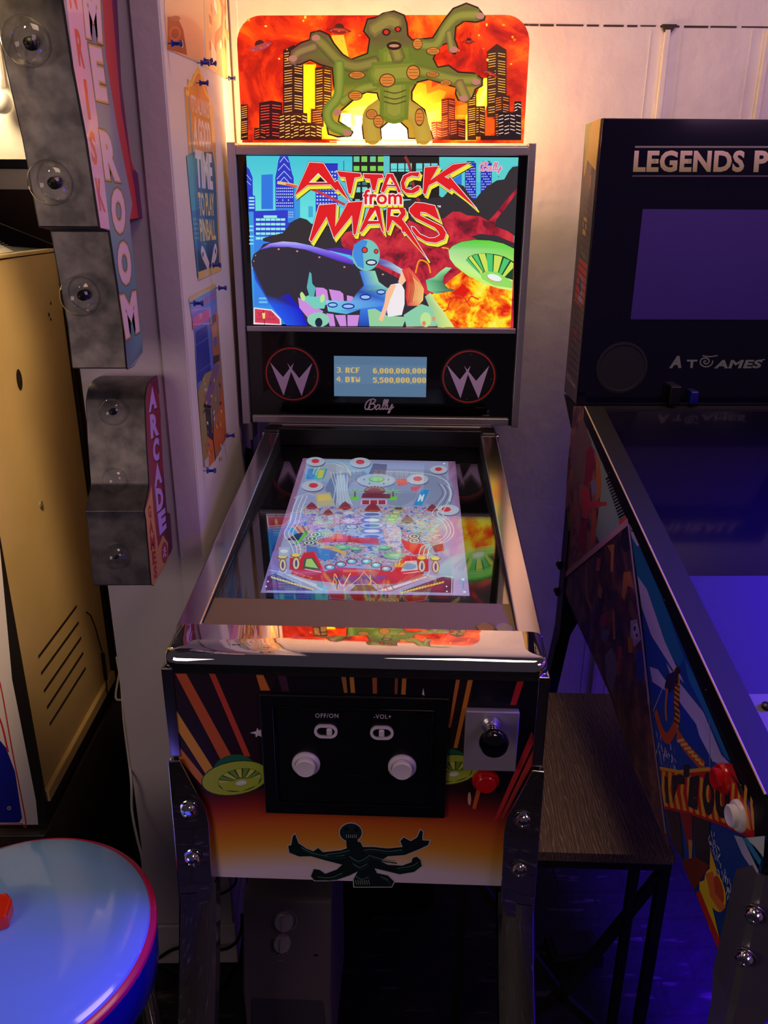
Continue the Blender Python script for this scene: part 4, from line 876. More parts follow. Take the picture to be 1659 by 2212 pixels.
# backglass screen
a = Art(MF, (0, .9199, 0), (0, -1, 0), 1).zoom(0, 0, 1)
Q4 = [(532, 336.5), (1120, 340), (1101.5, 707.8), (548, 699.5)]
def scr(u, v): 
    p = [a.at(*q) for q in Q4]; return (p[0]*(1-u)+p[1]*u)*(1-v)+(p[3]*(1-u)+p[2]*u)*v
nx = ny = 16
pts = [scr(i/nx, j/ny) for j in range(ny+1) for i in range(nx+1)]
tr = [t for j in range(ny) for i in range(nx) for k in [j*(nx+1)+i] for t in ((k, k+1, k+nx+2), (k, k+nx+2, k+nx+1))]
a.raw(pts, tr, [ramp(j/ny, [(0, (70, 196, 214)), (.35, (110, 226, 222)), (.6, (70, 190, 236)), (1, (40, 130, 230))]) if 1 else 0 for j in range(ny+1) for i in range(nx+1)])
a.zoom(500, 330, 5.027)
bl = (46, 62, 204); b2 = (50, 120, 224)
a.poly([(325, 240), (450, 232), (452, 612), (325, 612)], b2); a.poly([(680, 330), (745, 500), (745, 760), (640, 760)], (60, 150, 224)); a.rect(835, 580, 885, 700, (70, 170, 220))
a.poly([(165, 150), (195, 180), (230, 270), (232, 460), (256, 470), (260, 640), (185, 640), (168, 330)], bl); a.poly([(185, 640), (240, 640), (250, 1660), (240, 1660)], (60, 150, 226))
for i in range(4): a.rect(190, 480+i*36, 248, 500+i*36, (150, 226, 240))
a.line([(165, 240), (215, 300)], 5, (190, 220, 240)); a.line([(168, 310), (210, 350)], 5, (190, 220, 240))
a.poly([(528, 37), (612, 37), (632, 100), (645, 170), (660, 230), (675, 270), (680, 600), (690, 820), (600, 820), (480, 600), (476, 270), (495, 180), (508, 90)], (48, 56, 196))
for cy, w in ((75, 42), (150, 58), (230, 72), (295, 60)): a.line([(572-w*1.1, cy+w*.9-10), (572, cy-30), (572+w*1.1, cy+w*.9-10)], 7, (176, 206, 244))
for j in range(8):
    for i in range(9): a.rect(488+i*21, 380+j*32, 500+i*21, 392+j*32, (206, 226, 250)) if j != 4 or i % 3 == 0 else None
a.poly([(480, 600), (690, 600), (690, 760), (612, 760), (612, 625), (480, 625)], (60, 130, 226))
for j in range(3):
    for i in range(3): a.rect(620+i*20, 640+j*26, 630+i*20, 652+j*26, (190, 220, 250))
a.poly([(240, 632), (612, 622), (612, 960), (560, 1660), (250, 1660), (245, 900)], (52, 60, 202)); a.poly([(245, 900), (400, 900), (500, 1660), (250, 1660)], (58, 130, 228))
a.rect(350, 680, 495, 708, (150, 236, 226))
for j in range(5):
    for i in range(6): a.rect(266+i*54, 712+j*51, 314+i*54, 738+j*51, (150, 236, 226)) if not (j == 4 and i > 1) else None
for y in (790, 835, 900, 940, 980): a.rect(195, y, 240, y+16, (140, 226, 240))
for y in (1570, 1610): a.rect(300, y, 390, y+22, (110, 190, 240))
a.poly([(915, 330), (1000, 115), (1155, 118), (1155, 330), (1155, 570), (1060, 640), (915, 640)], (48, 56, 196)); a.line([(1000, 120), (1155, 120)], 8, (30, 36, 120))
for j in range(10):
    for i in range(7):
        if 190+j*44 > 230 or i > 3: a.rect(925+i*32, 200+j*38, 943+i*32, 216+j*38, (200, 226, 250))
a.line([(1220, 90), (1220, 200)], 6, (30, 40, 90)); a.poly([(1160, 300), (1310, 300), (1310, 600), (1160, 600)], (96, 190, 220))
# dark towers, green windows
a.poly([(1313, 37), (2256, 45), (2256, 400), (2300, 620), (1313, 540)], (40, 34, 34)); a.rect(1652, 37, 1718, 250, (96, 196, 206))
for j in range(2):
    for i in range(4): a.rect(1328+i*84+(10 if i > 1 else 0), 40+j*104, 1390+i*84+(10 if i > 1 else 0), 100+j*98, (110, 200, 150) if j == 0 and i % 2 == 0 else (130, 206, 90))
for i, x in enumerate((1730, 1810, 1890, 2005, 2090, 2170)): a.rect(x, 115, x+68, 205, (110, 216, 216)); a.line([(x, 180), (x+68, 180)], 5, (40, 34, 34))
for i, x in enumerate((1345, 1420, 1500, 1850, 1900)):
    a.rect(x, 300, x+55, 350, (70, 120, 120)); a.rect(x, 372, x+55, 430, (120, 214, 206)); a.rect(x, 505, x+50, 530, (120, 214, 206))
# sky upper right
a.poly([(2256, 46), (3116, 55), (3105, 130), (3040, 140), (2960, 300), (2870, 360), (2700, 500), (2500, 470), (2256, 470)], (92, 206, 206))
for x0, x1, y1 in ((2535, 2655, 520), (2705, 2825, 500)):
    a.rect(x0, 110, x1, y1, (42, 50, 180)); a.rect(x0+20, 92, x1-18, 106, (30, 40, 120))
    for j in range(13):
        for i in range(6): a.rect(x0+10+i*18, 140+j*28, x0+20+i*18, 152+j*28, (190, 216, 250)) if (i*7+j*3) % 5 else None
a.poly([(2400, 290), (2500, 230), (2500, 500), (2420, 500)], (50, 120, 220)); a.rect(2660, 320, 2705, 520, (80, 190, 226))
# smoke, red cloud, fire
sm = (66, 58, 68)
a.poly([(560, 870), (620, 800), (640, 760), (700, 725), (750, 705), (820, 725), (870, 770), (1000, 800), (1500, 700), (1880, 520), (2300, 480), (2430, 330), (2520, 360), (2590, 470), (2640, 515), (2700, 440), (2770, 370), (2880, 300), (2960, 290), (3010, 200), (3050, 155), (3112, 145), (3075, 900), (2900, 960), (2300, 900), (1600, 1100), (900, 1050), (350, 960), (340, 930), (440, 900)], (54, 48, 52))
a.poly([(1180, 880), (1500, 800), (1900, 720), (2060, 790), (2310, 710), (2400, 640), (2480, 640), (2560, 680), (2700, 690), (2790, 740), (2900, 620), (2990, 500), (3095, 390), (3100, 430), (2960, 620), (2870, 730), (2860, 800), (3000, 850), (3068, 900), (3060, 1900), (1900, 1900), (1500, 1350), (1200, 1000)], sm, mat=1)
a.poly([(2600, 910), (2700, 880), (2880, 900), (3068, 980), (3060, 1060), (2700, 960)], (56, 50, 54))
a.poly([(2380, 1370), (2500, 1290), (2450, 1240), (2600, 1290), (2720, 1360), (2900, 1400), (3048, 1500), (3030, 1898), (2240, 1895), (2150, 1550), (2250, 1500)], (250, 220, 60), mat=2)
a.poly([(2300, 1700), (2500, 1600), (2750, 1620), (2850, 1750), (3020, 1800), (3026, 1897), (2260, 1893)], (244, 240, 110), mat=2)
a.spline([(2280, 1720), (2340, 1700), (2380, 1600), (2450, 1550), (2530, 1580), (2560, 1620), (2600, 1560), (2680, 1590)], 14, (222, 60, 30)); a.spline([(2000, 1300), (2040, 1170), (2130, 1200), (2160, 1300)], 16, (250, 150, 40)); a.spline([(2290, 1030), (2350, 1040), (2370, 1080)], 12, (246, 180, 60))
# meteors
a.spline([(870, 395), (980, 440), (1100, 500), (1225, 560)], 26, (206, 60, 60)); a.spline([(510, 325), (580, 335), (660, 350), (710, 365)], 30, (236, 190, 120)); a.spline([(600, 345), (710, 368)], 22, (230, 90, 70))
a.spline([(1890, 50), (1925, 120), (1945, 200), (1975, 350), (2010, 480), (2040, 520)], 30, (150, 50, 50))
# big dark ship, rims
a.poly([(300, 1060), (350, 990), (500, 960), (700, 965), (1000, 1040), (1320, 1200), (1600, 1250), (2000, 1460), (2230, 1620), (2400, 1890), (640, 1875), (420, 1600), (260, 1380), (220, 1180), (245, 1100)], (52, 46, 58))
a.poly([(225, 1220), (260, 1380), (420, 1640), (600, 1872), (830, 1878), (760, 1700), (620, 1530), (500, 1570), (380, 1540), (280, 1330)], [(40, 90, 230)]*4+[(30, 30, 200)]*3+[(50, 46, 80)]*3)
a.poly([(300, 1055), (420, 985), (560, 962), (700, 972), (860, 1005), (1050, 1060), (1250, 1130), (1320, 1170), (1330, 1220), (1180, 1180), (980, 1110), (800, 1050), (620, 1022), (440, 1025)], [(90, 60, 220), (170, 150, 236), (190, 190, 246), (180, 180, 246), (150, 150, 246), (140, 120, 236), (130, 90, 226), (120, 80, 210), (70, 40, 170), (80, 50, 190), (90, 60, 200), (110, 80, 220), (130, 110, 230), (90, 60, 210)])
a.poly([(1000, 1045), (1150, 1030), (1310, 1050), (1330, 1120), (1150, 1080)], (90, 40, 170))
a.poly([(1600, 1140), (1720, 1180), (1850, 1260), (1840, 1320), (1700, 1250), (1600, 1210)], [(110, 110, 190), (130, 130, 190), (190, 220, 230), (170, 200, 220), (100, 100, 180), (80, 80, 160)])
a.poly([(2100, 1560), (2160, 1520), (2420, 1890), (2240, 1890)], [(150, 190, 150), (200, 230, 150), (226, 240, 130), (170, 210, 140)])
for x, y in ((515, 1046), (716, 1068), (957, 1134), (1228, 1240), (1645, 1320), (265, 1115), (246, 1176), (232, 1250)): a.ell(x, y, 12 if x > 300 else 5, 9, (236, 140, 120), 12)
pk = [(206, 140, 220)]
for q in ([(915, 1460), (1000, 1465), (1040, 1490), (1065, 1640), (980, 1660), (920, 1560)], [(1060, 1480), (1180, 1500), (1215, 1530), (1225, 1640), (1110, 1660), (1080, 1560)], [(1255, 1545), (1320, 1560), (1330, 1620), (1255, 1640)], [(725, 1570), (800, 1600), (1000, 1720), (880, 1880), (830, 1790), (740, 1680)], [(1030, 1740), (1110, 1750), (1130, 1880), (1070, 1880)], [(1125, 1760), (1240, 1760), (1250, 1880), (1180, 1880)], [(1260, 1760), (1390, 1760), (1370, 1880), (1262, 1880)]): a.poly(q, (206, 140, 222))
a.poly([(245, 1678), (440, 1700), (540, 1800), (545, 1868), (242, 1860)], (240, 226, 236)); a.poly([(256, 1692), (432, 1712), (526, 1808), (530, 1858), (258, 1842)], (214, 62, 86))
random.seed(6)
for x in (290, 320, 410, 440): a.line([(x, 1730), (x+22, 1752), (x+4, 1772)], 5, (110, 30, 50))
for i in range(9): x = 280+i*24; a.line([(x, 1790), (x+random.uniform(2, 16), 1815)], 5, (110, 30, 50))
a.poly([(335, 1740), (370, 1735), (366, 1800), (345, 1800)], (240, 220, 120)); a.line([(352, 1710), (352, 1735)], 6, (40, 30, 40)); a.line([(357, 1800), (362, 1866)], 6, (40, 30, 40))
# a plain blue-green creature (generic) with raised arm, and a person in a white dress with long red hair
cb_, cg, cd_ = (60, 120, 226), (150, 214, 170), (34, 70, 170)
a.poly([(1380, 1500), (1440, 1440), (1390, 1280), (1560, 1280), (1600, 1400), (1680, 1460), (1800, 1500), (1790, 1640), (1560, 1880), (1380, 1880), (1400, 1700), (1250, 1750), (1050, 1720), (1030, 1600), (1300, 1610)], [cd_, cb_, cb_, cg, cg, (130, 200, 180), (110, 180, 190), cb_, cd_, cd_, cb_, (90, 180, 226), (110, 200, 220), (130, 220, 230), (110, 170, 230)])
a.ell(1462, 1110, 150, 172, (120, 196, 190)); a.poly([(1320, 1120), (1330, 1000), (1420, 940), (1480, 960), (1430, 1100), (1440, 1260), (1370, 1230)], (70, 140, 220))
a.ell(1448, 1055, 34, 34, (40, 50, 60)); a.ell(1572, 1070, 26, 28, (40, 50, 60)); a.ell(1448, 1055, 24, 24, (232, 64, 50)); a.ell(1572, 1070, 18, 20, (232, 64, 50)); a.ell(1520, 1190, 62, 34, (30, 36, 60)); a.ell(1520, 1190, 46, 20, (200, 216, 226))
a.poly([(760, 1500), (810, 1560), (850, 1540), (900, 1560), (960, 1560), (1000, 1530), (1030, 1620), (1010, 1690), (900, 1690), (800, 1610)], (120, 206, 190)); a.poly([(820, 1460), (850, 1290), (870, 1310), (880, 1420), (915, 1460), (900, 1560), (850, 1560)], (90, 176, 180)); a.ell(775, 1560, 24, 50, (190, 230, 140), rot=-.3); a.ell(990, 1580, 24, 46, (190, 230, 150), rot=.2)
for x, y, rx, ry in ((1455, 1565, 62, 34), (1625, 1510, 50, 30), (1270, 1665, 70, 32), (1100, 1650, 56, 30)): a.ell(x, y, rx, ry, (30, 44, 150)); a.ell(x, y, rx*.78, ry*.55, (150, 196, 236))
a.ell(945, 1810, 120, 80, (140, 206, 180)); a.ell(950, 1840, 40, 50, (30, 40, 60))
a.poly([(1480, 1700), (1560, 1690), (1700, 1770), (1900, 1780), (1860, 1885), (1500, 1882)], (150, 206, 160)); a.poly([(1870, 1760), (1960, 1700), (2060, 1640), (2180, 1680), (2230, 1880), (1900, 1885)], (140, 206, 170)); a.ell(2110, 1810, 60, 80, (190, 226, 150)); a.ell(2090, 1850, 20, 26, (226, 130, 100)); a.ell(2195, 1800, 20, 24, (226, 150, 110))
a.poly([(2110, 1380), (2200, 1350), (2260, 1290), (2330, 1240), (2390, 1250), (2310, 1330), (2290, 1400), (2350, 1470), (2440, 1490), (2330, 1510), (2220, 1530), (2130, 1490)], [(110, 190, 150), (130, 210, 150), (150, 220, 150), (170, 230, 160), (150, 220, 160), (90, 170, 120), (70, 130, 90), (70, 100, 90), (60, 80, 80), (60, 90, 80), (100, 180, 130), (130, 210, 150)])
a.poly([(1730, 1430), (1840, 1410), (1880, 1490), (1880, 1640), (1850, 1760), (1700, 1780), (1680, 1640), (1700, 1540)], (240, 232, 236)); a.poly([(1730, 1430), (1790, 1435), (1720, 1600), (1690, 1700), (1640, 1830), (1600, 1810), (1660, 1640), (1680, 1510)], (250, 190, 150)); a.poly([(1850, 1260), (1900, 1270), (1900, 1380), (1850, 1440), (1810, 1400), (1835, 1330)], (248, 196, 160))
a.poly([(1850, 1270), (1930, 1240), (2040, 1380), (2090, 1480), (2080, 1600), (2030, 1660), (1910, 1660), (1890, 1560), (1900, 1400)], [(220, 60, 60), (226, 70, 70), (236, 120, 80), (246, 190, 110), (246, 200, 120), (240, 150, 100), (214, 40, 60), (206, 30, 50), (210, 40, 50)])
for i in range(7): a.spline([(1930+i*14, 1300+i*16), (1950+i*16, 1460), (1920+i*18, 1630-i*6)], 5, (250, 190, 130) if i > 2 else (170, 20, 40))
# green saucer on the right
def gs(t, rx, ry, cx=2780, cy=1222, rot=.50): return (cx+rx*cos(t)*cos(rot)-ry*sin(t)*sin(rot), cy+rx*cos(t)*sin(rot)+ry*sin(t)*cos(rot))
outer = [(2355, 1060), (2400, 1010), (2500, 965), (2640, 945), (2800, 952), (2950, 985), (3066, 1040), (3048, 1496), (2900, 1470), (2740, 1420), (2560, 1330), (2430, 1230), (2370, 1150)]
a.line(outer[:7], 8, (30, 30, 30)); a.poly(outer, [(170, 220, 150), (120, 206, 110), (96, 206, 70), (96, 210, 60), (96, 210, 60), (110, 216, 70), (120, 216, 80), (226, 246, 140), (226, 246, 140), (200, 240, 120), (180, 240, 110), (190, 240, 130), (190, 236, 150)])
a.poly([(2545, 1165), (2570, 1130), (2640, 1100), (2740, 1088), (2860, 1100), (2960, 1125), (3062, 1180), (3055, 1380), (2960, 1350), (2740, 1310), (2700, 1300)], (30, 70, 40))
fn = [((2548, 1172), (2562, 1140), (2710, 1316), (2700, 1322)), ((2572, 1138), (2604, 1118), (2728, 1292), (2712, 1312)), ((2614, 1115), (2668, 1100), (2742, 1288), (2734, 1290)), ((2680, 1096), (2752, 1092), (2800, 1284), (2752, 1288)), ((2766, 1096), (2836, 1104), (2834, 1284), (2784, 1284)), ((2850, 1108), (2940, 1128), (2890, 1300), (2842, 1286)), ((2956, 1140), (3020, 1168), (2930, 1320), (2900, 1304)), ((3034, 1180), (3060, 1200), (3056, 1250), (2960, 1350), (2940, 1330))]
for i, q in enumerate(fn): a.poly(q, (206, 226, 90) if i % 2 else (80, 200, 110))
a.poly([(2700, 1318), (2760, 1284), (2880, 1290), (2970, 1350), (3050, 1400), (3046, 1470), (2850, 1440), (2720, 1370)], (150, 220, 100)); a.ell(2852, 1360, 86, 38, (226, 150, 90), rot=.3); a.ell(2855, 1354, 80, 34, (230, 244, 240), rot=.3)
# title lettering
RD, WH, YL, BK = (224, 32, 36), (250, 236, 244), (240, 232, 60), (30, 24, 26)
LT = [([(850, 105), (1000, 115), (1125, 320), (1155, 300), (1285, 530), (1158, 400), (1135, 412), (1078, 346), (830, 352), (688, 468)], [(945, 225), (1040, 322), (850, 322)]),
      ([(1145, 200), (1405, 225), (1408, 262), (1340, 272), (1300, 450), (1272, 440), (1238, 268), (1180, 262)], None),
      ([(1435, 230), (1640, 235), (1652, 272), (1592, 282), (1562, 410), (1530, 405), (1505, 286), (1445, 278)], None),
      ([(1688, 228), (1753, 230), (1843, 430), (1808, 430), (1788, 368), (1693, 362), (1655, 432), (1622, 422)], [(1722, 270), (1770, 345), (1690, 342)]),
      ([(2043, 210), (2028, 262), (1960, 250), (1905, 275), (1878, 330), (1890, 385), (1950, 404), (2020, 360), (2048, 368), (2035, 408), (1975, 442), (1898, 438), (1850, 395), (1838, 325), (1868, 252), (1938, 215)], None),
      ([(2098, 160), (2248, 148), (2163, 298), (2403, 128), (2588, 108), (2313, 262), (2356, 284), (2370, 262), (2663, 608), (2388, 385), (2370, 410), (2228, 310), (2143, 355), (2108, 455), (2080, 440)], None),
      ([(955, 570), (1140, 553), (1128, 800), (1265, 540), (1428, 528), (1350, 890), (1325, 886), (1310, 680), (1115, 925), (1035, 695), (872, 965), (850, 945)], None),
      ([(1510, 575), (1610, 573), (1655, 868), (1635, 845), (1610, 770), (1485, 775), (1415, 862), (1390, 856)], [(1562, 628), (1595, 736), (1488, 736)]),
      ([(1693, 580), (1818, 576), (1886, 612), (1893, 668), (1853, 722), (1910, 800), (2130, 1156), (1880, 856), (1858, 862), (1843, 812), (1748, 730), (1703, 855), (1683, 845)], [(1738, 620), (1818, 618), (1838, 655), (1808, 692), (1730, 682)]),
      ([(1948, 590), (1998, 540), (2088, 548), (2208, 575), (2262, 735), (2110, 648), (2053, 642), (2053, 682), (2288, 800), (2330, 870), (2310, 940), (2218, 977), (2108, 962), (2008, 902), (1962, 842), (1955, 800), (1985, 808), (2048, 882), (2148, 926), (2208, 922), (2260, 892), (2250, 862), (2208, 812), (1988, 702), (1932, 642), (1932, 602)], None)]
for dx, dy, col, w in ((30, 44, BK, 18), (24, 38, YL, 14), (12, 20, YL, 12)):
    for o_, h in LT:
        q = [(x+dx, y+dy) for x, y in o_]; a.line(q, w, col, closed=True); a.poly(q, col, holes=[[(x+dx, y+dy) for x, y in h]] if h and col != BK else None)
for o_, h in LT: a.line(o_, 22, BK, closed=True)
for o_, h in LT:
    a.line(o_, 13, WH, closed=True)
    if h: a.line(h, 12, WH, closed=True)
    a.poly(o_, RD, holes=[h] if h else None)
    if h: a.line(h, 6, WH, closed=True)
for dx, dy, col, b in ((10, 34, BK, .07), (8, 28, YL, .07), (0, 0, WH, .075), (0, 0, RD, .02)):
    e = 8 if b > .05 else 0
    a.text('from', (1432+dx-e, 398+dy-e), (1853+dx+e, 398+dy-e), (1853+dx+e, 562+dy+e), (1432+dx-e, 562+dy+e), col, b)
a.text('TM', (2234, 572), (2272, 572), (2272, 594), (2234, 594), WH, .03)
bally(a, 2688, 100, 1.62, 9, (216, 110, 140), (18, (244, 220, 236)))
a.ell(2898, 262, 6, 5, BK, 8)
a.build('backglass_screen', ['screen', 'screen_red', 'screen_fire'], bb)

# speaker panel
for cx, cy, dx in ((319, 289, 0), (1251, 303, 940)):
    a = Art(MF, (0, .9199, 0), (0, -1, 0), 1).zoom(500, 690, 2.4397)
    a.disc(cx, cy, 150, (8, 8, 14)); a.disc(cx, cy, 140, (170, 48, 44), seg=56, r_in=132); a.disc(cx, cy, 100, (20, 20, 28), seg=40, r_in=97); a.disc(cx, cy, 60, (18, 18, 26), seg=36, r_in=58)
    lo = (196, 176, 216); ox = cx-319; oy = cy-289
    for q in ([(203, 225), (272, 304), (328, 230), (275, 402)], [(294, 230), (357, 310), (426, 230), (370, 403)]): a.poly([(x+ox, y+oy) for x, y in q], lo)
    for t in range(4): an = pi/2*t+.1; a.ell(cx+118*cos(an), cy+118*sin(an), 3, 3, (90, 90, 110), 8)
    a.build('speaker_emblem', 'print', bb)
a = Art(MF, (0, .9199, 0), (0, -1, 0), 1).zoom(500, 690, 2.4397)
bally(a, 702, 418, 1.0, 6.5, (196, 190, 206)); a.build('script_logo', 'print', bb)
DG = {'0': ('01110', '11011', '11011', '11011', '11011', '11011', '01110'), '3': ('11110', '00011', '00011', '01110', '00011', '00011', '11110'), '4': ('00110', '01110', '11010', '11011', '11111', '00010', '00010'),
      '5': ('11111', '11000', '11110', '00011', '00011', '11011', '01110'), '6': ('01110', '11000', '11110', '11011', '11011', '11011', '01110'), 'R': ('11110', '11011', '11011', '11110', '11110', '11011', '11011'),
      'C': ('01111', '11000', '11000', '11000', '11000', '11000', '01111'), 'F': ('11111', '11000', '11000', '11110', '11000', '11000', '11000'), 'D': ('11110', '11011', '11011', '11011', '11011', '11011', '11110'),
      'T': ('11111', '01110', '01110', '01110', '01110', '01110', '01110'), 'W': ('10001', '10001', '10101', '10101', '11111', '11111', '01010')}
dm = MB().box((-.1118, .9190, 1.1005), (.1038, .9204, 1.1955)).build('display_panel', 'gloss', bb)
a = Art(MF, (0, .9186, 0), (0, -1, 0), 1).zoom(500, 690, 2.4397)
a.poly([(540, 192), (1030, 198), (1025, 410), (541, 404)], (104, 140, 178)); a.poly([(541, 237), (1028, 243), (1026, 344), (541, 338)], (112, 148, 186))
def dtxt(s, x, y, w, h=28):
    for ch in s:
        if ch in DG:
            for j, row in enumerate(DG[ch]):
                for i, c in enumerate(row):
                    if c == '1': a.rect(x+i*w/6, y+j*h/7, x+(i+1)*w/6+.3, y+(j+1)*h/7+.3, (246, 214, 130))
            x += w
        elif ch in ',.': a.rect(x, y+h-4, x+w*.22, y+h+(4 if ch == ',' else 0), (246, 214, 130)); x += w*.36
        else: x += w
    return x
for n_, r_, s_, y in (('3.', 'RCF', '6,000,000,000', 252), ('4.', 'DTW', '5,500,000,000', 300)):
    dtxt(n_, 555, y, 25); dtxt(r_, 601, y+1, 27); dtxt(s_, 746, y+4, 25.6)
a.build('score_display', 'dmd', dm)

# ------------------------------------------------------------------ topper
tp = thing('pinball_topper', V((sin(-AL)*1.0, cos(AL)*1.0, 1.6277)), AL, 'backlit topper sign with a fiery city and green creature standing on the pinball machine', 'topper sign')
TF = Fr(tp.location, AL)
def rr(x0, x1, z0, z1, r, n=8):
    o = [(x1, z0), (x1, z1-r)] + [(x1-r+r*cos(t), z1-r+r*sin(t)) for t in [pi/2*i/n for i in range(1, n)]] + [(x1-r, z1), (x0+r, z1)] + [(x0+r+r*cos(t), z1-r+r*sin(t)) for t in [pi/2+pi/2*i/n for i in range(1, n)]] + [(x0, z1-r), (x0, z0)]
    return o
ol = rr(-.309, .297, .010, .2485, .052)
bp = MB().prism([(x, .0, z) for x, z in ol], (0, .004, 0)).build('back_panel', 'acrylic', tp)
a = Art(TF, (0, -.0006, 0), (0, -1, 0), 1)
a.poly([V((x, -.0006, z)) for x, z in ol], (200, 60, 20), mat=1, m3=True)
a.zoom(480, 0, 2.37)
# glow of the picture's explosion (printed), city, saucers
def gcol(u, v):
    d = math.hypot((u-.56)*1.0, (v-1.0)*.75); return ramp(d, [(0, (255, 252, 224)), (.16, (255, 246, 170)), (.28, (255, 214, 70)), (.40, (250, 140, 20))])
for k, (rx, ry, c) in enumerate(((560, 330, (232, 84, 10)), (480, 280, (244, 120, 14)), (400, 235, (250, 160, 24)), (320, 195, (255, 200, 50)), (240, 150, (255, 232, 110)), (170, 110, (255, 246, 190)), (110, 80, (255, 252, 232)))):
    random.seed(40+k); q = []
    for i in range(40):
        t = pi+pi*i/39; j = random.uniform(.86, 1.12); x = 860+rx*cos(t)*j; y = 712+ry*sin(t)*j; q.append((max(105, min(1525, x)), y))
    a.poly(q, c)
a.poly([(400, 330), (480, 330), (480, 712), (400, 712)], (250, 206, 20)); a.poly([(560, 180), (622, 178), (650, 300), (600, 330), (570, 300)], (240, 160, 40))
a.poly([(1340, 400), (1400, 395), (1300, 720), (1190, 720)], (226, 226, 50)); a.poly([(1360, 400), (1380, 400), (1270, 720), (1230, 720)], (246, 244, 110))
dk = (40, 14, 18)
def tower(x0, x1, y0, y1, c=dk, w=(236, 150, 60), st=13, rows=3, persp=1, peak=0, cols=2):
    a.poly([(x0, y1), (x0, y0+peak), ((x0+x1)/2, y0), (x1, y0+peak*.8), (x1, y1)], c); n = int((y1-y0-peak)/st); ww = (x1-x0)/cols
    for j in range(1, n):
        for i in range(cols):
            if (i*5+j*3) % 7 == 0: continue
            xa = x0+i*ww+ww*.14; xb = x0+(i+1)*ww-ww*.14; s = 3 if i < cols/2 else -3
            a.line([(xa, y0+peak+j*st+s), (xb, y0+peak+j*st-s)], 3.2, w)
tower(95, 132, 535, 716, st=11, cols=1); tower(312, 416, 230, 600, (44, 20, 18), (240, 170, 90), 13, peak=28); tower(476, 560, 340, 600, (52, 22, 14), (236, 150, 40), 13, peak=8)
tower(190, 308, 515, 716, (44, 10, 16), (236, 70, 50), 14, peak=12, cols=2); tower(455, 520, 558, 650, (60, 20, 16), (236, 110, 40), 12, cols=1)
tower(292, 436, 575, 718, (60, 20, 10), (255, 216, 120), 15, cols=5, peak=6); tower(365, 510, 628, 718, (56, 18, 10), (255, 206, 100), 15, cols=5, peak=6); tower(165, 225, 655, 716, (40, 10, 14), (230, 100, 50), 12, cols=2)
tower(1356, 1455, 225, 600, (56, 30, 16), (226, 170, 60), 13, peak=38); tower(1395, 1470, 490, 716, (54, 22, 14), (230, 130, 40), 12); tower(1122, 1192, 502, 716, (70, 18, 10), (246, 80, 30), 11, peak=6); tower(1070, 1125, 625, 718, (80, 20, 8), (250, 90, 40), 12)
tower(1165, 1245, 612, 718, (60, 16, 12), (240, 90, 40), 12); tower(1285, 1345, 545, 700, (60, 24, 10), (246, 180, 60), 12); tower(1255, 1300, 470, 718, (70, 30, 10), (246, 180, 60), 11, cols=1)
tower(1495, 1530, 520, 716, (24, 14, 22), (240, 226, 190), 15, cols=2); tower(1412, 1530, 575, 718, (22, 14, 24), (236, 206, 176), 18, cols=4); tower(1322, 1410, 695, 718, (40, 14, 10), (240, 120, 60), 12)
for x in (700, 1020): tower(x-90, x-40, 580, 716, (250, 190, 110), (240, 160, 90), 14)
def ufo(x, y, s, rot=0, c=(110, 24, 20)):
    def T(px, py): return (x+s*(px*cos(rot)-py*sin(rot)), y+s*(px*sin(rot)+py*cos(rot)))
    a.poly([T(*p) for p in ((-26, 0), (-22, -18), (-10, -28), (10, -28), (22, -18), (26, 0))], (60, 26, 20)); a.poly([T(*p) for p in ((-66, 8), (-30, -6), (30, -6), (66, 8), (40, 18), (20, 24), (-20, 24), (-40, 18))], c)
    a.poly([T(*p) for p in ((-40, 6), (-20, -2), (20, -2), (40, 6), (0, 12))], (150, 60, 40))
    for k in (-40, 0, 40): a.ell(*T(k, 12), 4*s, 3*s, (255, 90, 60), 8)
ufo(600, 150, 1.0, .08); ufo(195, 235, 1.0, -.35, (140, 60, 80)); ufo(1262, 212, .55); ufo(1375, 375, .75, .45)
random.seed(12)
for i in range(34): x = random.uniform(110, 1500); y = random.uniform(90, 330); a.ell(x, y, random.uniform(3, 9), random.uniform(3, 9), random.choice([(255, 150, 40), (255, 190, 70), (250, 110, 30)]), 10)
o = a.build('back_panel_print', ['backlit', 'backlit_fire'], tp)
# creature cut-out, thick acrylic in front of the back panel
CO = [(820, 65), (880, 52), (935, 75), (950, 120), (955, 180), (975, 200), (1075, 190), (1100, 150), (1140, 90), (1180, 40), (1250, 12), (1310, 35), (1350, 85), (1345, 105), (1300, 118), (1240, 112), (1200, 140), (1195, 200), (1210, 240), (1195, 280), (1175, 275), (1150, 225), (1112, 240), (1085, 300), (1105, 340), (1160, 330), (1210, 365), (1290, 370), (1335, 400), (1335, 440), (1300, 460), (1285, 500), (1250, 528), (1205, 515), (1190, 480), (1195, 450), (1120, 430), (1060, 410), (1000, 425), (975, 470), (975, 510), (1040, 560), (1060, 640), (1085, 712), (950, 712), (945, 660), (910, 628), (850, 628), (815, 660), (820, 712), (720, 712), (712, 650), (725, 590), (780, 540), (800, 520), (790, 480), (740, 475), (690, 500), (640, 545), (610, 570), (600, 620), (650, 650), (675, 675), (660, 700), (590, 705), (540, 690), (530, 640), (505, 590), (520, 550), (560, 515), (580, 490), (565, 430), (560, 350), (500, 335), (450, 312), (400, 335), (352, 335), (338, 300), (345, 255), (400, 215), (445, 200), (450, 165), (500, 152), (550, 175), (575, 220), (620, 275), (660, 300), (740, 270), (750, 200), (720, 160), (740, 95), (790, 85)]
a = Art(TF, (0, -.046, 0), (0, -1, 0), 1).zoom(480, 0, 2.37)
P = [a.at(*p) for p in CO]
MB().prism([p+V((0, .0006, 0)) for p in P], (0, .004, 0)).build('creature_cutout', 'acrylic', tp)
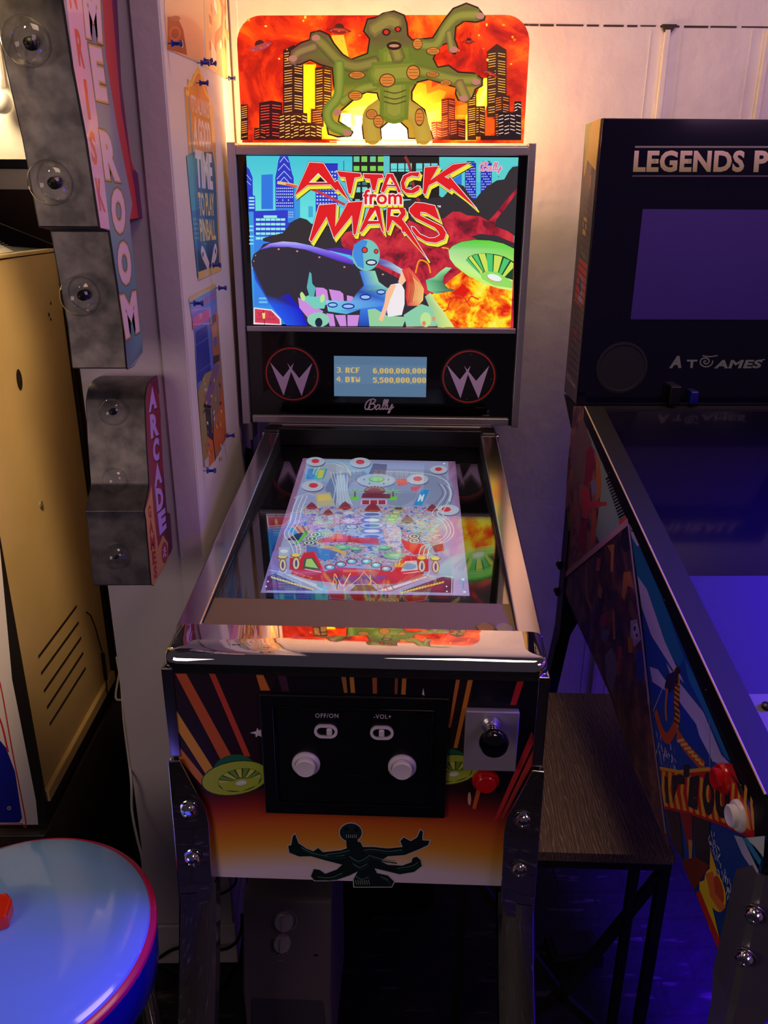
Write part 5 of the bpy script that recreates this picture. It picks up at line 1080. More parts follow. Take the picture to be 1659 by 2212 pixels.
a.poly(CO, (58, 30, 20))
cx = sum(p[0] for p in CO)/len(CO); 
def ccol(x, y):
    if y > 560: return (214, 180, 50)
    if y > 440: return (170, 160, 50)
    d = abs(x-860)
    if x < 560 and y < 340: return (122, 96, 66)
    if y < 250 and d < 130: return (112, 104, 58)
    if x > 1150: return (120, 116, 58)
    return (112, 134, 46)
def inset(Q, d):
    n = len(Q); out = []
    for i in range(n):
        p0, p1, p2 = V((*Q[i-1], 0)), V((*Q[i], 0)), V((*Q[(i+1) % n], 0)); e = (p1-p0).normalized()+(p2-p1).normalized()
        if e.length < 1e-6: e = (p1-p0)
        e.normalize(); nn = V((-e.y, e.x, 0)); out.append((p1.x+nn.x*d, p1.y+nn.y*d))
    return out
IN = inset(CO, 9); a.poly(IN, [ccol(x, y) for x, y in IN])
def limb(pts, w, c, n=3):
    for k in range(n):
        a.spline(pts, w*(1-k*.28), mixc(c, (206, 206, 90), k*.22))
        for e in (pts[0], pts[-1]): a.ell(e[0], e[1], w*(1-k*.28)/2, w*(1-k*.28)/2, mixc(c, (206, 206, 90), k*.22))
limb([(1000, 225), (1090, 230), (1140, 150), (1200, 85), (1300, 75)], 52, (112, 124, 50)); limb([(1160, 170), (1175, 255)], 34, (118, 116, 60)); limb([(1000, 360), (1100, 385), (1200, 410), (1290, 410)], 54, (112, 124, 44)); limb([(1215, 430), (1245, 500)], 50, (130, 110, 60))
limb([(780, 320), (680, 340), (600, 310), (520, 230), (480, 200)], 60, (104, 104, 50)); limb([(470, 240), (390, 270), (362, 310)], 44, (120, 96, 76)); limb([(600, 330), (600, 430), (590, 500), (540, 570), (560, 640), (640, 675)], 50, (108, 150, 50)); limb([(780, 440), (700, 460), (620, 520)], 40, (122, 146, 50))
limb([(800, 560), (760, 600), (770, 700)], 84, (196, 170, 60)); limb([(950, 560), (1000, 600), (1030, 700)], 84, (200, 172, 60)); limb([(880, 300), (885, 420), (880, 560)], 150, (120, 146, 44)); limb([(800, 380), (960, 370)], 110, (116, 140, 44))
limb([(780, 150), (850, 110), (890, 120)], 80, (116, 106, 60)); limb([(880, 230), (900, 290)], 70, (110, 112, 50))
a.ell(840, 165, 22, 18, (60, 34, 26)); a.ell(900, 150, 18, 15, (60, 34, 26)); a.ell(840, 165, 12, 11, (226, 50, 30)); a.ell(900, 150, 10, 10, (226, 50, 30)); a.ell(880, 235, 38, 22, (60, 24, 22)); a.ell(880, 235, 26, 8, (200, 160, 120))
for x, y, rx, ry in ((845, 412, 42, 36), (978, 372, 36, 40), (1000, 225, 26, 30), (1080, 262, 36, 20), (690, 385, 44, 20), (682, 490, 38, 26), (1078, 382, 34, 14), (1145, 425, 30, 16), (765, 585, 30, 26), (800, 622, 26, 34), (1010, 600, 24, 46)):
    a.ell(x, y, rx, ry, (96, 70, 24)); a.ell(x, y, rx*.86, ry*.84, (226, 150, 60))
    for j in (-1, 0, 1): a.line([(x-rx*.6, y+j*ry*.4), (x+rx*.6, y+j*ry*.4)], 3, (150, 90, 40))
for x, y in ((362, 300), (480, 195), (1320, 82), (1185, 255), (1300, 420), (1235, 505), (640, 680), (590, 575)): a.ell(x, y, 22, 16, (196, 140, 120))
for y in (465, 495, 520): a.spline([(830, y), (885, y+12), (940, y-4)], 4, (80, 70, 30))
a.build('creature_print', 'backlit_dim', tp)
MB().box((-.303, -.056, 0), (.296, .006, .0035)).box((-.114, -.060, .0036), (.102, -.030, .0095)).build('base_plate', 'acrylic', tp, bevel=.001)
MB().box((-.10, -.036, .0040), (.10, -.030, .0090)).build('light_strip', artmat('warm_light_strip', 'screen', 14, fire=(1, [(0, (255, 214, 130)), (1, (255, 214, 130))])), tp)
def tl(x, y, z): v = Matrix.Rotation(AL, 3, 'Z') @ V((x, y, z)); return tuple(v)
light('topper_front_light', 'AREA', tl(0, .975, 1.645), (1.0, .76, .40), 3.0, .20, tl(0, 1.0, 1.80), sy=.02)
for x in (-.18, .0, .18): light('topper_back_light', 'POINT', tl(x, 1.045, 1.70), (1.0, .66, .24), 2.4, .035)
# ------------------------------------------------------------------ the pinball machine on the right
RX0, RX1 = .45, 1.03
rm = thing('pinball_machine', (.74, .25, 0), 0, 'switched-off dark pinball machine at right lettered LEGENDS with comic side art', 'pinball machine')
RF = Fr((.74, .25, 0)); hx = .29
def rz(y): return .909+.2727*(y+.25+.196)   # rail top height at local y
m = MB(); ytop = .39
prof = [(-.460, .862), (-.446, rz(-.446)-.006), (.402, rz(.402)-.006), (.47, 1.10), (.47, .74), (.39, .712), (.07, .695), (-.342, .661), (-.42, .650), (-.460, .78)]
m.prism([(-hx+.001, y, z-.05 if 0 else z) for y, z in [(-.458, .862), (-.446, rz(-.446)-.034), (.402, rz(.402)-.034), (.440, rz(.402)-.034), (.442, 1.1265), (.585, 1.1265), (.47, 1.05), (.47, .74), (.39, .715), (.07, .697), (-.342, .663), (-.42, .652), (-.458, .78)]], (2*hx-.002, 0, 0)).build('cabinet_body', 'matte', rm)
def side(s):
    x0 = -hx if s < 0 else hx-.035
    return MB().prism([(x0, y, z) for y, z in prof], (.035, 0, 0)).build('side_panel', 'matte', rm, bevel=.0012)
sl = side(-1); side(1)
# black edge trim with pale top bead
for s in (-1, 1):
    x = -hx-.0022 if s < 0 else hx; q = [(-.462, .868), (-.447, rz(-.447)+.0), (.402, rz(.402)), (.402, rz(.402)-.026), (-.43, rz(-.43)-.030), (-.462, .812)]
    e = MB().prism([(x, y, z) for y, z in q], (.0022, 0, 0)).build('rail_trim', 'black', rm)
    MB().tube([(x+.001, -.447, rz(-.447)), (x+.001, .402, rz(.402))], .0014, 8).build('trim_bead', 'lath', e)
    xa, xb = (-hx, -hx+.036) if s < 0 else (hx-.036, hx)
    MB().hull8([(xa, -.447, rz(-.447)-.005), (xb, -.447, rz(-.447)-.005), (xb, .402, rz(.402)-.005), (xa, .402, rz(.402)-.005), (xa, -.447, rz(-.447)), (xb, -.447, rz(-.447)), (xb, .402, rz(.402)), (xa, .402, rz(.402))]).build('side_rail', M['matte'], rm)
def rslab(x0, x1, y0, y1, top, th, name, mat):
    m = MB(); m.hull8([(x0, y0, rz(y0)+top-th), (x1, y0, rz(y0)+top-th), (x1, y1, rz(y1)+top-th), (x0, y1, rz(y1)+top-th), (x0, y0, rz(y0)+top), (x1, y0, rz(y0)+top), (x1, y1, rz(y1)+top), (x0, y1, rz(y1)+top)])
    return m.build(name, mat, rm)
c = RF.pl(1500, 1246, (0, 0, rz(0)-.010), (0, -.2727, 1)); ysp = c.y
rslab(-hx+.036, hx-.036, ysp, .402, -.010, .02, 'playfield_glass', 'rmblack')
M['lilac'] = solid('plum_plastic', (56, 50, 80), .5, spec=.25)
rslab(-hx+.036, hx-.036, -.447, ysp-.001, -.008, .02, 'front_apron', 'lilac')
pt = [RF.pl(x, y, (0, 0, rz(0)-.008), (0, -.2727, 1)) for x, y in ((1616, 1503), (1700, 1505))]
rslab(pt[0].x, hx-.06, pt[0].y-.13, pt[0].y, -.0075+.002, .002, 'control_plate', 'subgrey')
q = RF.pl(1655, 1528, (0, 0, rz(0)-.006), (0, -.2727, 1)); MB().lathe([(.006, 0), (.006, .004), (.003, .006), (.0, .006)], q, (0, -.26, 1), 20).build('small_button', 'black', rm, smooth=True)
MB().box((-hx, -.468, .77), (hx, -.458, .866)).build('front_board', 'matte', rm, bevel=.002)
MB().box((-hx, -.4675, .652), (hx, -.4585, .769)).build('front_panel', 'subgrey', rm)
MB().box((-hx-.001, -.482, .838), (hx+.001, -.455, .868)).build('lockbar', 'black', rm, bevel=.006)
# backbox
BY = .474
bx = rm
MB().prism([(-hx, BY, 1.127), (-hx, BY, 1.662), (-hx, BY+.085, 1.658), (-hx, BY+.113, 1.645), (-hx, BY+.100, 1.132)], (2*hx, 0, 0)).build('backbox', 'matte', rm, bevel=.001)
bbx = [o for o in rm.children if o.name.startswith('backbox')][0]
MB().box((-hx+.001, BY-.004, 1.129), (hx-.001, BY-.0002, 1.660)).build('front_acrylic', 'rmblack', bbx)
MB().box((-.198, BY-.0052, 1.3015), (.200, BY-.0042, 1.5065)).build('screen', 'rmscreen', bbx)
M['cone'] = solid('speaker_cloth', (14, 12, 20), .8)
for sx in (-1, 1):
    sg_ = MB().lathe([(.052, 0), (.052, .002), (.047, .0025), (.045, .0008), (.0, .0008)], (.205*sx, BY-.0042, 1.205), (0, -1, 0), 40).build('speaker', 'cone', bbx, smooth=True)
a = Art(RF, (0, BY-.0046, 0), (0, -1, 0), 1).zoom(1190, 240, 3.352)
g1, g2 = (196, 178, 110), (160, 136, 190)
def legt(t, x0, x1, b=.04):
    P = [(x0+8, 285), (x1+8, 285), (x1-4, 442), (x0-4, 442)]
    a.text(t, *P, (150, 140, 80), b, 1.06, top=(214, 186, 170))
    a.k += 1
legt('LEGENDS', 598, 1400); legt('PINBALL', 1470, 2270)
a.poly([(610, 252), (2280, 254), (2280, 266), (608, 266)], (120, 112, 100)); a.poly([(590, 464), (2270, 466), (2270, 476), (588, 476)], (58, 54, 60))
a.k += 2
for x in (712, 966): a.rect(x+30, 345, x+48, 378, (150, 146, 96))
a.build('title_lettering', 'print', bbx); a = Art(RF, (0, BY-.0046, 0), (0, -1, 0), 1).zoom(1190, 240, 3.352)
M_atg = (120, 132, 110)
a.text('A', (872, 1772), (975, 1772), (945, 1860), (855, 1862), M_atg, .05); a.text('T', (985, 1800), (1062, 1800), (1050, 1860), (985, 1860), M_atg, .04)
a.text('AMES', (1200, 1802), (1540, 1800), (1515, 1862), (1180, 1864), M_atg, .04, 1.08)
sp = [(1120+(4+48*t)*cos(-t*11.6+5.2), 1814+(3+40*t)*sin(-t*11.6+5.2)) for t in [i/40 for i in range(41)]]
a.spline(sp, 9, M_atg, 2); a.spline([(1100, 1772), (1150, 1778), (1205, 1770)], 8, M_atg, 4); a.spline([(1510, 1806), (1548, 1798)], 8, M_atg, 3)
a.build('maker_logo', 'print', bbx)
MB().box((-.112+.004, BY-.03, 1.133), (-.085, BY-.004, 1.172)).build('joystick_block', 'black', bbx, bevel=.003)
MB().box((-.062, BY-.022, 1.133), (-.045, BY-.004, 1.160)).build('blue_knob', 'deepblue', bbx, bevel=.003)
# side art of the backbox
a = Art(RF, (-hx-.0006, 0, 0), (-1, 0, 0), 1).zoom(1190, 240, 3.352)
a.poly([(362, 50), (300, 78), (252, 98), (190, 940), (96, 2030), (182, 2120)], (92, 78, 84))
a.poly([(362, 50), (252, 98), (238, 480), (250, 440), (262, 350), (322, 430), (345, 220)], (236, 208, 40)); a.poly([(300, 78), (252, 98), (240, 420), (262, 300), (280, 160)], (170, 206, 60))
a.poly([(205, 1060), (262, 1110), (238, 1400), (218, 1418), (170, 1370)], (206, 60, 60)); a.poly([(215, 1180), (230, 1220), (225, 1400), (195, 1390)], (170, 150, 170)); a.ell(212, 1260, 9, 60, (60, 70, 140))
a.poly([(238, 770), (262, 768), (250, 905), (228, 890)], (226, 180, 80)); a.poly([(240, 790), (252, 800), (246, 860), (238, 850)], (60, 44, 40)); a.line([(290, 470), (284, 550)], 5, (226, 160, 120)); a.line([(262, 700), (255, 770)], 8, (150, 80, 80))
a.ell(176, 1620, 14, 50, (150, 50, 70)); a.line([(215, 990), (245, 1060)], 10, (120, 110, 90))
for i in range(7): a.line([(118+i*9, 1900+i*12), (122+i*9, 1930+i*12)], 5, (170, 166, 180))
for i in range(26): a.line([(236-i*4.5, 620+i*52), (300-i*4.5, 690+i*52)], 2.4, (66, 56, 64))
a.build('backbox_side_art', 'print', bbx)
# playfield cabinet side art, bands separated by pale diagonal lines
a = Art(RF, (-hx-.0006, 0, 0), (-1, 0, 0), 1).zoom(1200, 860, 3.455)
a.poly([(135, 60), (210, 60), (210, 160), (545, 930), (50, 1350), (50, 1240), (90, 500)], (130, 100, 120), mat=2)
a.poly([(215, 100), (230, 180), (250, 250), (360, 520), (530, 900), (330, 1080), (300, 1020), (340, 700), (300, 400), (250, 330)], (150, 176, 166))
a.poly([(200, 160), (270, 330), (240, 600), (130, 700), (120, 300)], (126, 96, 100)); a.poly([(230, 390), (275, 350), (290, 480), (270, 620), (210, 660), (225, 500)], (150, 44, 70)); a.poly([(290, 380), (330, 480), (345, 640), (330, 740), (300, 770), (305, 640), (300, 480)], (206, 120, 60))
a.poly([(195, 680), (250, 660), (260, 770), (380, 775), (385, 800), (260, 825), (235, 900), (195, 890)], (206, 70, 74)); a.poly([(190, 910), (240, 920), (215, 1160), (160, 1130)], (150, 40, 60)); a.poly([(270, 830), (305, 840), (300, 1060), (260, 1120)], (196, 90, 60)); a.poly([(265, 620), (300, 600), (310, 700), (270, 740)], (140, 130, 176))
random.seed(21)
for i in range(16): x = 400+i*7.5; y = 560+i*22; a.line([(x+20, y+20), (x-24, y+46)], 5, (30, 30, 40))
a.poly([(470, 920), (525, 880), (545, 925), (480, 950)], (226, 90, 60))
a.poly([(50, 1345), (545, 925), (560, 960), (700, 2212), (760, 2400), (860, 3400), (560, 2700), (405, 2212), (100, 1520), (50, 1390)], (60, 46, 60), mat=1)
# dark band with clown-like generic shapes
for q, c in (([(385, 1100), (440, 1090), (430, 1300), (410, 1290), (415, 1150)], (206, 130, 70)), ([(510, 1300), (560, 1290), (585, 1420), (540, 1400), (515, 1510), (495, 1480)], (196, 120, 60)), ([(330, 1380), (350, 1440), (340, 1500), (315, 1470)], (176, 116, 60)),
             ([(230, 1180), (245, 1500), (280, 1560), (260, 1580), (225, 1480)], (170, 100, 60)), ([(310, 1190), (340, 1200), (330, 1290), (300, 1290)], (176, 90, 70)), ([(425, 1560), (440, 1600), (450, 1800), (430, 1800)], (190, 110, 60)), ([(340, 1620), (390, 1600), (380, 1700), (330, 1700)], (160, 60, 90)),
             ([(560, 1660), (610, 1650), (640, 1800), (590, 1860), (560, 1780)], (176, 160, 170)), ([(540, 1780), (580, 1800), (575, 1900), (545, 1900)], (190, 120, 40)), ([(370, 1920), (420, 1860), (470, 2000), (420, 2212), (380, 2100)], (130, 116, 150)), ([(470, 1850), (500, 1860), (480, 2080), (455, 2060)], (170, 60, 50)),
             ([(600, 1900), (650, 1880), (660, 2100), (610, 2120)], (40, 60, 150)), ([(350, 1720), (410, 1740), (370, 1830), (340, 1790)], (110, 100, 150)), ([(500, 980), (560, 960), (575, 1120), (520, 1150), (480, 1080)], (34, 30, 56))): a.poly(q, c)
a.ell(600, 1740, 26, 60, (206, 190, 196)); a.ell(592, 1720, 8, 20, (60, 40, 70)); a.ell(608, 1770, 8, 14, (60, 40, 70))
# third band: sea and sky stripes, water skier style figure with striped suit
a.zoom(1380, 1440, 3.351)
sea = [(-70, -1040), (-10, -1000), (60, -760), (380, 0), (660, 690), (930, 1230), (880, 1530), (585, 2050), (400, 1620), (190, 1140), (130, 700), (60, 0), (0, -640)]
a.poly(sea, (26, 70, 150))
a.poly([(-66, -1030), (-30, -990), (100, -700), (330, -60), (290, 0), (110, -300), (-10, -640)], (30, 110, 150)); a.poly([(-72, -1040), (-45, -1000), (10, -880), (-10, -870), (-50, -940)], (206, 196, 206))
a.poly([(-10, -660), (60, -560), (190, -180), (330, 120), (260, 40), (90, -230), (20, -440)], (196, 180, 200)); a.poly([(200, -30), (300, 120), (470, 330), (600, 640), (660, 700), (560, 700), (420, 420), (300, 260)], (186, 176, 206)); a.poly([(330, -60), (400, 60), (670, 690), (620, 640), (480, 330), (360, 90)], (34, 120, 170))
a.poly([(85, 60), (160, 70), (330, 300), (520, 690), (440, 560), (280, 330), (120, 210)], (24, 60, 170)); a.poly([(80, 0), (140, 20), (230, 150), (190, 170), (100, 110)], (190, 180, 214))
a.poly([(400, 350), (470, 430), (560, 640), (600, 690), (540, 690), (440, 500)], (190, 186, 214))
for i in range(40): x = random.uniform(130, 260); y = 520+ (x-130)*.9+random.uniform(-60, 130); a.line([(x, y), (x+random.uniform(-10, 14), y+random.uniform(20, 50))], 4, random.choice([(214, 214, 236), (90, 110, 200), (160, 170, 220)]))
a.spline([(270, 40), (285, 120), (275, 260), (285, 350), (270, 430)], 34, (206, 150, 50)); a.spline([(270, 430), (215, 520), (170, 470), (130, 340)], 28, (196, 80, 40)); a.spline([(290, 500), (350, 590), (430, 680), (470, 720)], 34, (200, 90, 40)); a.poly([(205, 60), (290, 20), (290, 120), (215, 200), (190, 150)], (44, 34, 70))
for i in range(8): a.line([(258, 120+i*38), (296, 150+i*38)], 7, (110, 30, 30))
for i in range(7): a.line([(285+i*26, 540+i*26), (330+i*24, 530+i*30)], 8, (236, 190, 80))
a.ell(285, 30, 20, 26, (60, 30, 40)); a.line([(110, 320), (200, 100)], 3, (206, 196, 206)); a.line([(515, 380), (520, 720)], 3, (190, 160, 150)); a.spline([(210, 170), (200, 290), (205, 380)], 14, (190, 110, 60))
a.poly([(160, 735), (300, 760), (520, 740), (560, 710), (680, 700), (760, 920), (885, 1205), (800, 1225), (640, 1150), (380, 1060), (190, 1020)], (206, 36, 30))
for i in range(15): x = 175+i*46; y = 770+i*8; a.poly([(x, y-20), (x+22, y-10), (x+12, y+120), (x+44, y+260+i*4), (x+14, y+240+i*4), (x-6, y+110)], (236, 176, 50))
a.line([(160, 735), (300, 762), (520, 740)], 9, (230, 170, 50)); a.line([(190, 1018), (380, 1062), (640, 1152), (800, 1226), (885, 1205)], 9, (190, 24, 34))
gk = (44, 42, 48)
a.text('I', (190, 790), (215, 800), (225, 990), (200, 985), gk, .1); a.text('P', (245, 790), (350, 770), (330, 1010), (250, 990), gk, .1); a.text('E', (375, 800), (445, 785), (430, 1040), (360, 1010), gk, .1)
a.text('O', (465, 760), (550, 760), (560, 1080), (470, 1080), gk, .08); a.text('U', (560, 790), (665, 830), (665, 1110), (560, 1090), gk, .08); a.text('T', (670, 770), (760, 880), (790, 980), (715, 900), gk, .09); a.rect(330, 710, 372, 800, gk)
a.poly([(200, 1030), (300, 1060), (330, 1400), (250, 1290)], (56, 44, 56)); a.poly([(300, 1050), (390, 1080), (395, 1300), (360, 1300)], (150, 36, 40)); a.poly([(390, 1080), (520, 1120), (525, 1380), (500, 1440), (420, 1380)], (48, 44, 50)); a.poly([(365, 1250), (395, 1260), (390, 1390), (370, 1390)], (206, 140, 50))
a.poly([(320, 1400), (420, 1380), (520, 1440), (410, 1620), (350, 1500)], (120, 50, 36)); a.poly([(525, 1320), (545, 1390), (575, 1480), (520, 1470)], (236, 196, 50)); a.ell(560, 1620, 70, 160, (240, 204, 40), rot=-.25); a.ell(585, 1620, 34, 110, (190, 80, 40), rot=-.2); a.poly([(490, 1500), (545, 1480), (560, 1640), (640, 1740), (600, 1780), (520, 1660)], (226, 120, 50))
a.poly([(445, 1560), (500, 1540), (530, 1700), (590, 1960), (570, 2010), (520, 1900), (450, 1700)], (236, 210, 40)); a.poly([(420, 1640), (450, 1620), (600, 1990), (580, 2050)], (200, 50, 40))
for i in range(60):
    t = random.random(); x = 530+150*t+random.uniform(-26, 26); y = 1220+460*t+random.uniform(-40, 40); a.line([(x, y), (x+random.uniform(-8, 12), y+random.uniform(16, 44))], 4, random.choice([(200, 210, 236), (120, 160, 220), (226, 230, 244)]))
a.poly([(700, 1220), (760, 1235), (880, 1480), (860, 1510), (760, 1360)], (190, 196, 220)); a.poly([(780, 1240), (925, 1225), (915, 1380), (850, 1300)], (206, 226, 216)); a.poly([(760, 1240), (800, 1245), (900, 1400), (885, 1440)], (50, 150, 190))
a.zoom(1200, 860, 3.455)
a.line([(42, 1350), (545, 925)], 17, (206, 150, 170)); a.line([(553, 950), (600, 1350), (652, 1760), (700, 2212), (705, 2280)], 13, (196, 160, 190)); a.line([(705, 2280), (760, 2700), (830, 3240)], 9, (170, 130, 150))
a.build('cabinet_side_art', ['print', 'side_fuzz', 'side_fuzz2'], rm)
for (x, y), mt in (((1560, 1682), 'red'), ((1594, 1762), 'white')):
    p = RF.onX(x+6, y, -hx); b = MB().lathe([(.0185, 0), (.0185, .004), (.0165, .007), (.0135, .007)], p, (-1, 0, 0), 32).build('side_button', mt, rm, smooth=True)
    MB().lathe([(.0130, .004), (.0130, .013), (.011, .0145), (.007, .013), (.0, .0125)], p, (-1, 0, 0), 32).build('button_cap', mt, b, smooth=True)
for x, y in ((1284, 930), (1316, 1022), (1366, 1146), (1435, 1298), (1525, 1492)):
    p = RF.onX(x, y, -hx-.0024); MB().lathe([(.0022, 0), (.0018, .0012), (.0, .0014)], p, (-1, 0, 0), 12).build('rail_screw', 'black', rm, smooth=True)
def rleg(sx, y0, sy, top):
    c = (-hx-.004)*1.0 if sx < 0 else hx+.004; lg = MB(); rings = []
    for z, w, d in ((top, .35, 0), (top-.035, .9, 0), (.62, 1, 0), (.585, .8, .003), (.3, .8, .03), (.02, .75, .06)):
        A = .052*w; x = c+sx*d*.8; y = y0+sy*d*1.3
        o_ = [(x-sx*A, y), (x-sx*.006, y), (x, y-sy*.006), (x, y-sy*A)]; i_ = [(x-sx*.003, y-sy*A), (x-sx*.003, y-sy*.008), (x-sx*.008, y-sy*.003), (x-sx*A, y-sy*.003)]
        rings.append([(px, py, z) for px, py in o_+i_])
    n = 8; vs = [p for r_ in rings for p in r_]; fs = [(i*n+k, i*n+(k+1) % n, (i+1)*n+(k+1) % n, (i+1)*n+k) for i in range(5) for k in range(n)]
    fs += [(0, 1, 6, 7), (1, 2, 5, 6), (2, 3, 4, 5)]
    o = lg.add(vs, fs).build('leg', 'pale' if sy < 0 else 'black', rm)
    for z in (.765, .700):
        MB().lathe([(.0125, 0), (.0125, .0015), (.0098, .002), (.0095, .007), (.0075, .010), (.0045, .010), (.004, .008), (.0, .008)], (c-sx*.0060+sx*.002, y0+sy*(.0), z), (sx*.8, sy, 0), 24).build('bolt', 'chrome', o, smooth=True)
for sx in (-1, 1):
    rleg(sx, -.4725, -1, .818); rleg(sx, .474, 1, .90)

# ------------------------------------------------------------------ side table between the machines
tb = thing('side_table', tuple(Matrix.Rotation(AL, 3, 'Z') @ V((.353, .473, 0))), AL, 'dark woodgrain side table with black metal X frame between the two pinball machines', 'table')
x0, x1, y0, y1 = -.189, .189, -.251, .251
MB().box((x0, y0, .430), (x1, y1, .450)).build('tabletop', 'wood', tb, bevel=.001)
fr = MB()
for a_, b_ in (((x0+.002, y0+.003, .412), (x1-.002, y0+.021, .4295)), ((x0+.002, y1-.021, .412), (x1-.002, y1-.003, .4295)), ((x0+.002, y0+.022, .412), (x0+.020, y1-.022, .4295)), ((x1-.020, y0+.022, .412), (x1-.002, y1-.022, .4295))): fr.box(a_, b_)
fr.build('frame', 'matte', tb, bevel=.001)
for lx in (x0+.002, x1-.021):
    for ly in (y0+.003, y1-.022): MB().box((lx, ly, 0), (lx+.019, ly+.019, .4118)).build('leg', 'matte', tb, bevel=.001)
MB().box((x1-.072, y0+.003, .004), (x1-.056, y0+.019, .4118)).build('upright', 'matte', tb, bevel=.001)
for p, q in (((x1-.018, .395), (.022, .09)), ((x0+.02, .395), (.022, .09)), ((.022, .09), (.10, .005)), ((.022, .09), (-.08, .005))):
    d = V((q[0]-p[0], 0, q[1]-p[1])).normalized(); n_ = V((-d.z, 0, d.x))*.009; A, B = V((p[0], y0+.006, p[1])), V((q[0], y0+.006, q[1]))
    MB().prism([A+n_, A-n_, B-n_, B+n_], (0, .012, 0)).build('cross_brace', 'matte', tb)

# ------------------------------------------------------------------ subwoofer and box under the middle machine
sb = thing('subwoofer', tuple(Matrix.Rotation(AL, 3, 'Z') @ V((-.134, .20, 0))), AL, 'dark grey subwoofer with two metal knobs under the middle pinball machine', 'subwoofer')
z1 = .369
m = MB().prism([(-.079, y, z) for y, z in ((-.06, .0), (-.072, .205), (-.022, z1-.004), (-.012, z1), (.19, z1), (.19, 0))], (.156, 0, 0)); m.build('body', 'subgrey', sb, bevel=.006)
MB().box((-.068, -.071, .02), (.066, -.0595, .195)).build('speaker_grille', 'grille', sb, bevel=.004)
nrm = V((0, -(z1-.209), .05)).normalized(); SF = Fr(sb.location, AL); P0 = V((0, -.072, .205))
a = Art(SF, P0+nrm*.0008, nrm, 1).zoom(460, 1880, 4.879); a.disc(775, 530, 116, (150, 144, 150), seg=30, r_in=104, a0=-1.2, a1=1.6)
a.build('dial_arc', 'print', sb); a = Art(SF, P0+nrm*.0008, nrm, 1).zoom(460, 1880, 4.879)
for x, y in ((652, 875), (695, 895), (740, 897), (788, 878)): a.ell(x, y, 9, 7, (176, 170, 176), 10)
a.line([(680, 948), (738, 952)], 8, (150, 146, 152)); a.ell(1085, 895, 26, 12, (16, 12, 16), 14)
a.build('dial_labels', 'print', sb)
for x, y, r in ((752, 530, .0165), (735, 760, .0150)):
    p = SF.pl(460+x/4.879, 1880+y/4.879, P0, nrm); k = MB().lathe([(r*1.05, 0), (r, .010), (r*.9, .012), (0, .012)], p-nrm*.002, nrm, 32).box((0, 0, 0), (0, 0, 0)).build('knob', 'subknob', sb, smooth=True)
    MB().hull8([tuple(p+nrm*h+V((sx_*w_, 0, 0))+V((0, nrm.z, -nrm.y))*l_) for h in (.009, .0135) for sx_, w_, l_ in ((-1, .0022, -r*.8), (1, .0022, -r*.8), (1, .0022, r*.8), (-1, .0022, r*.8))]).build('knob_ridge', 'subknob', k)
o = MB().box((0, 0, 0), (.40, .10, .062)).box((.004, -.003, .046), (.016, 0, .056)).build('low_box', 'matte', bevel=.006); o.location = tuple(Matrix.Rotation(AL, 3, 'Z') @ V((-.262, .53, 0))); o.rotation_euler = (0, 0, AL)
tag(o, 'long low black box on the floor behind the subwoofer, mostly hidden by it', 'box')
o = MB().box((0, 0, 0), (.11, .07, .030)).box((.01, .01, .03), (.10, .06, .034)).build('power_brick', 'matte', bevel=.008); o.location = tuple(RM.onZ(1195, 2100, 0)); o.rotation_euler = (0, 0, .1)
tag(o, 'small black power brick on the floor beneath the side table', 'power supply')

# ------------------------------------------------------------------ coins on the glass
rot = Matrix.Rotation(AL, 3, 'Z')
def coin(px, mt, lab):
    p = MF.pl(px[0], px[1], (0, GY0, IZ0), IN_); 
    m = MB().lathe([(.0118, 0), (.0121, .0003), (.0121, .0015), (.0112, .0017), (.0108, .0014), (.006, .0016), (.0, .0018)], (0, 0, 0), (0, 0, 1), 40)
    o = m.build('coin', mt, smooth=True); o.location = rot @ (p+IN_*.0002); o.rotation_euler = (math.atan(IS), 0, AL)
    return tag(o, lab, 'coin', 'coins on the glass apron')
coin((1049, 1357), 'coin', 'copper-brown coin on the glass apron, left of the pair'); coin((1090, 1358.5), 'coin2', 'duller coin at the right corner of the glass apron, beside the chrome rail')

# ------------------------------------------------------------------ bar stool at lower left, red piece on it
SL = V((-.452, -.103, 0)); ST = Fr(SL, 0)
st = thing('bar_stool', tuple(SL), 0, 'round bar stool with glossy blue seat, magenta rim and chrome legs, lower left', 'stool')
R_ = .176; st.scale = (1.0625, 1.0625, .925)
MB().lathe([(.001, .648), (R_-.012, .648), (R_-.006, .652), (R_-.010, .660), (R_-.024, .6665), (R_*.72, .6705), (R_*.4, .672), (.001, .6725)], (0, 0, 0), (0, 0, 1), 96).build('seat_cushion', 'seatblue', st, smooth=True)
MB().lathe([(R_-.014, .643), (R_-.003, .644), (R_, .648), (R_-.001, .653), (R_-.006, .6565), (R_-.014, .657)], (0, 0, 0), (0, 0, 1), 96).build('rim_piping', 'magenta', st, smooth=True)
MB().lathe([(R_-.05, .560), (R_-.012, .562), (R_-.004, .575), (R_-.002, .610), (R_-.003, .6435), (R_-.03, .644)], (0, 0, 0), (0, 0, 1), 96).build('seat_band', 'deepblue', st, smooth=True)
MB().lathe([(R_-.055, .552), (R_-.03, .552), (R_-.028, .5595), (R_-.055, .5595)], (0, 0, 0), (0, 0, 1), 64).build('under_ring', 'chrome', st, smooth=True)
for k in range(4):
    an = pi/4+k*pi/2-.12; c_, s_ = cos(an), sin(an)
    MB().tube([(c_*r, s_*r, z) for r, z in ((.125, .556), (.142, .52), (.156, .45), (.160, .30), (.150, .12), (.140, .004))], .0125, 16).build('leg', 'chrome', st, smooth=True)
ring = [(cos(2*pi*i/48)*.172, sin(2*pi*i/48)*.148, .20) for i in range(49)]
MB().tube(ring, .009, 12).build('footrest_ring', 'chrome', st, smooth=True)
p = RM.onZ(-22, 2000, .6225)
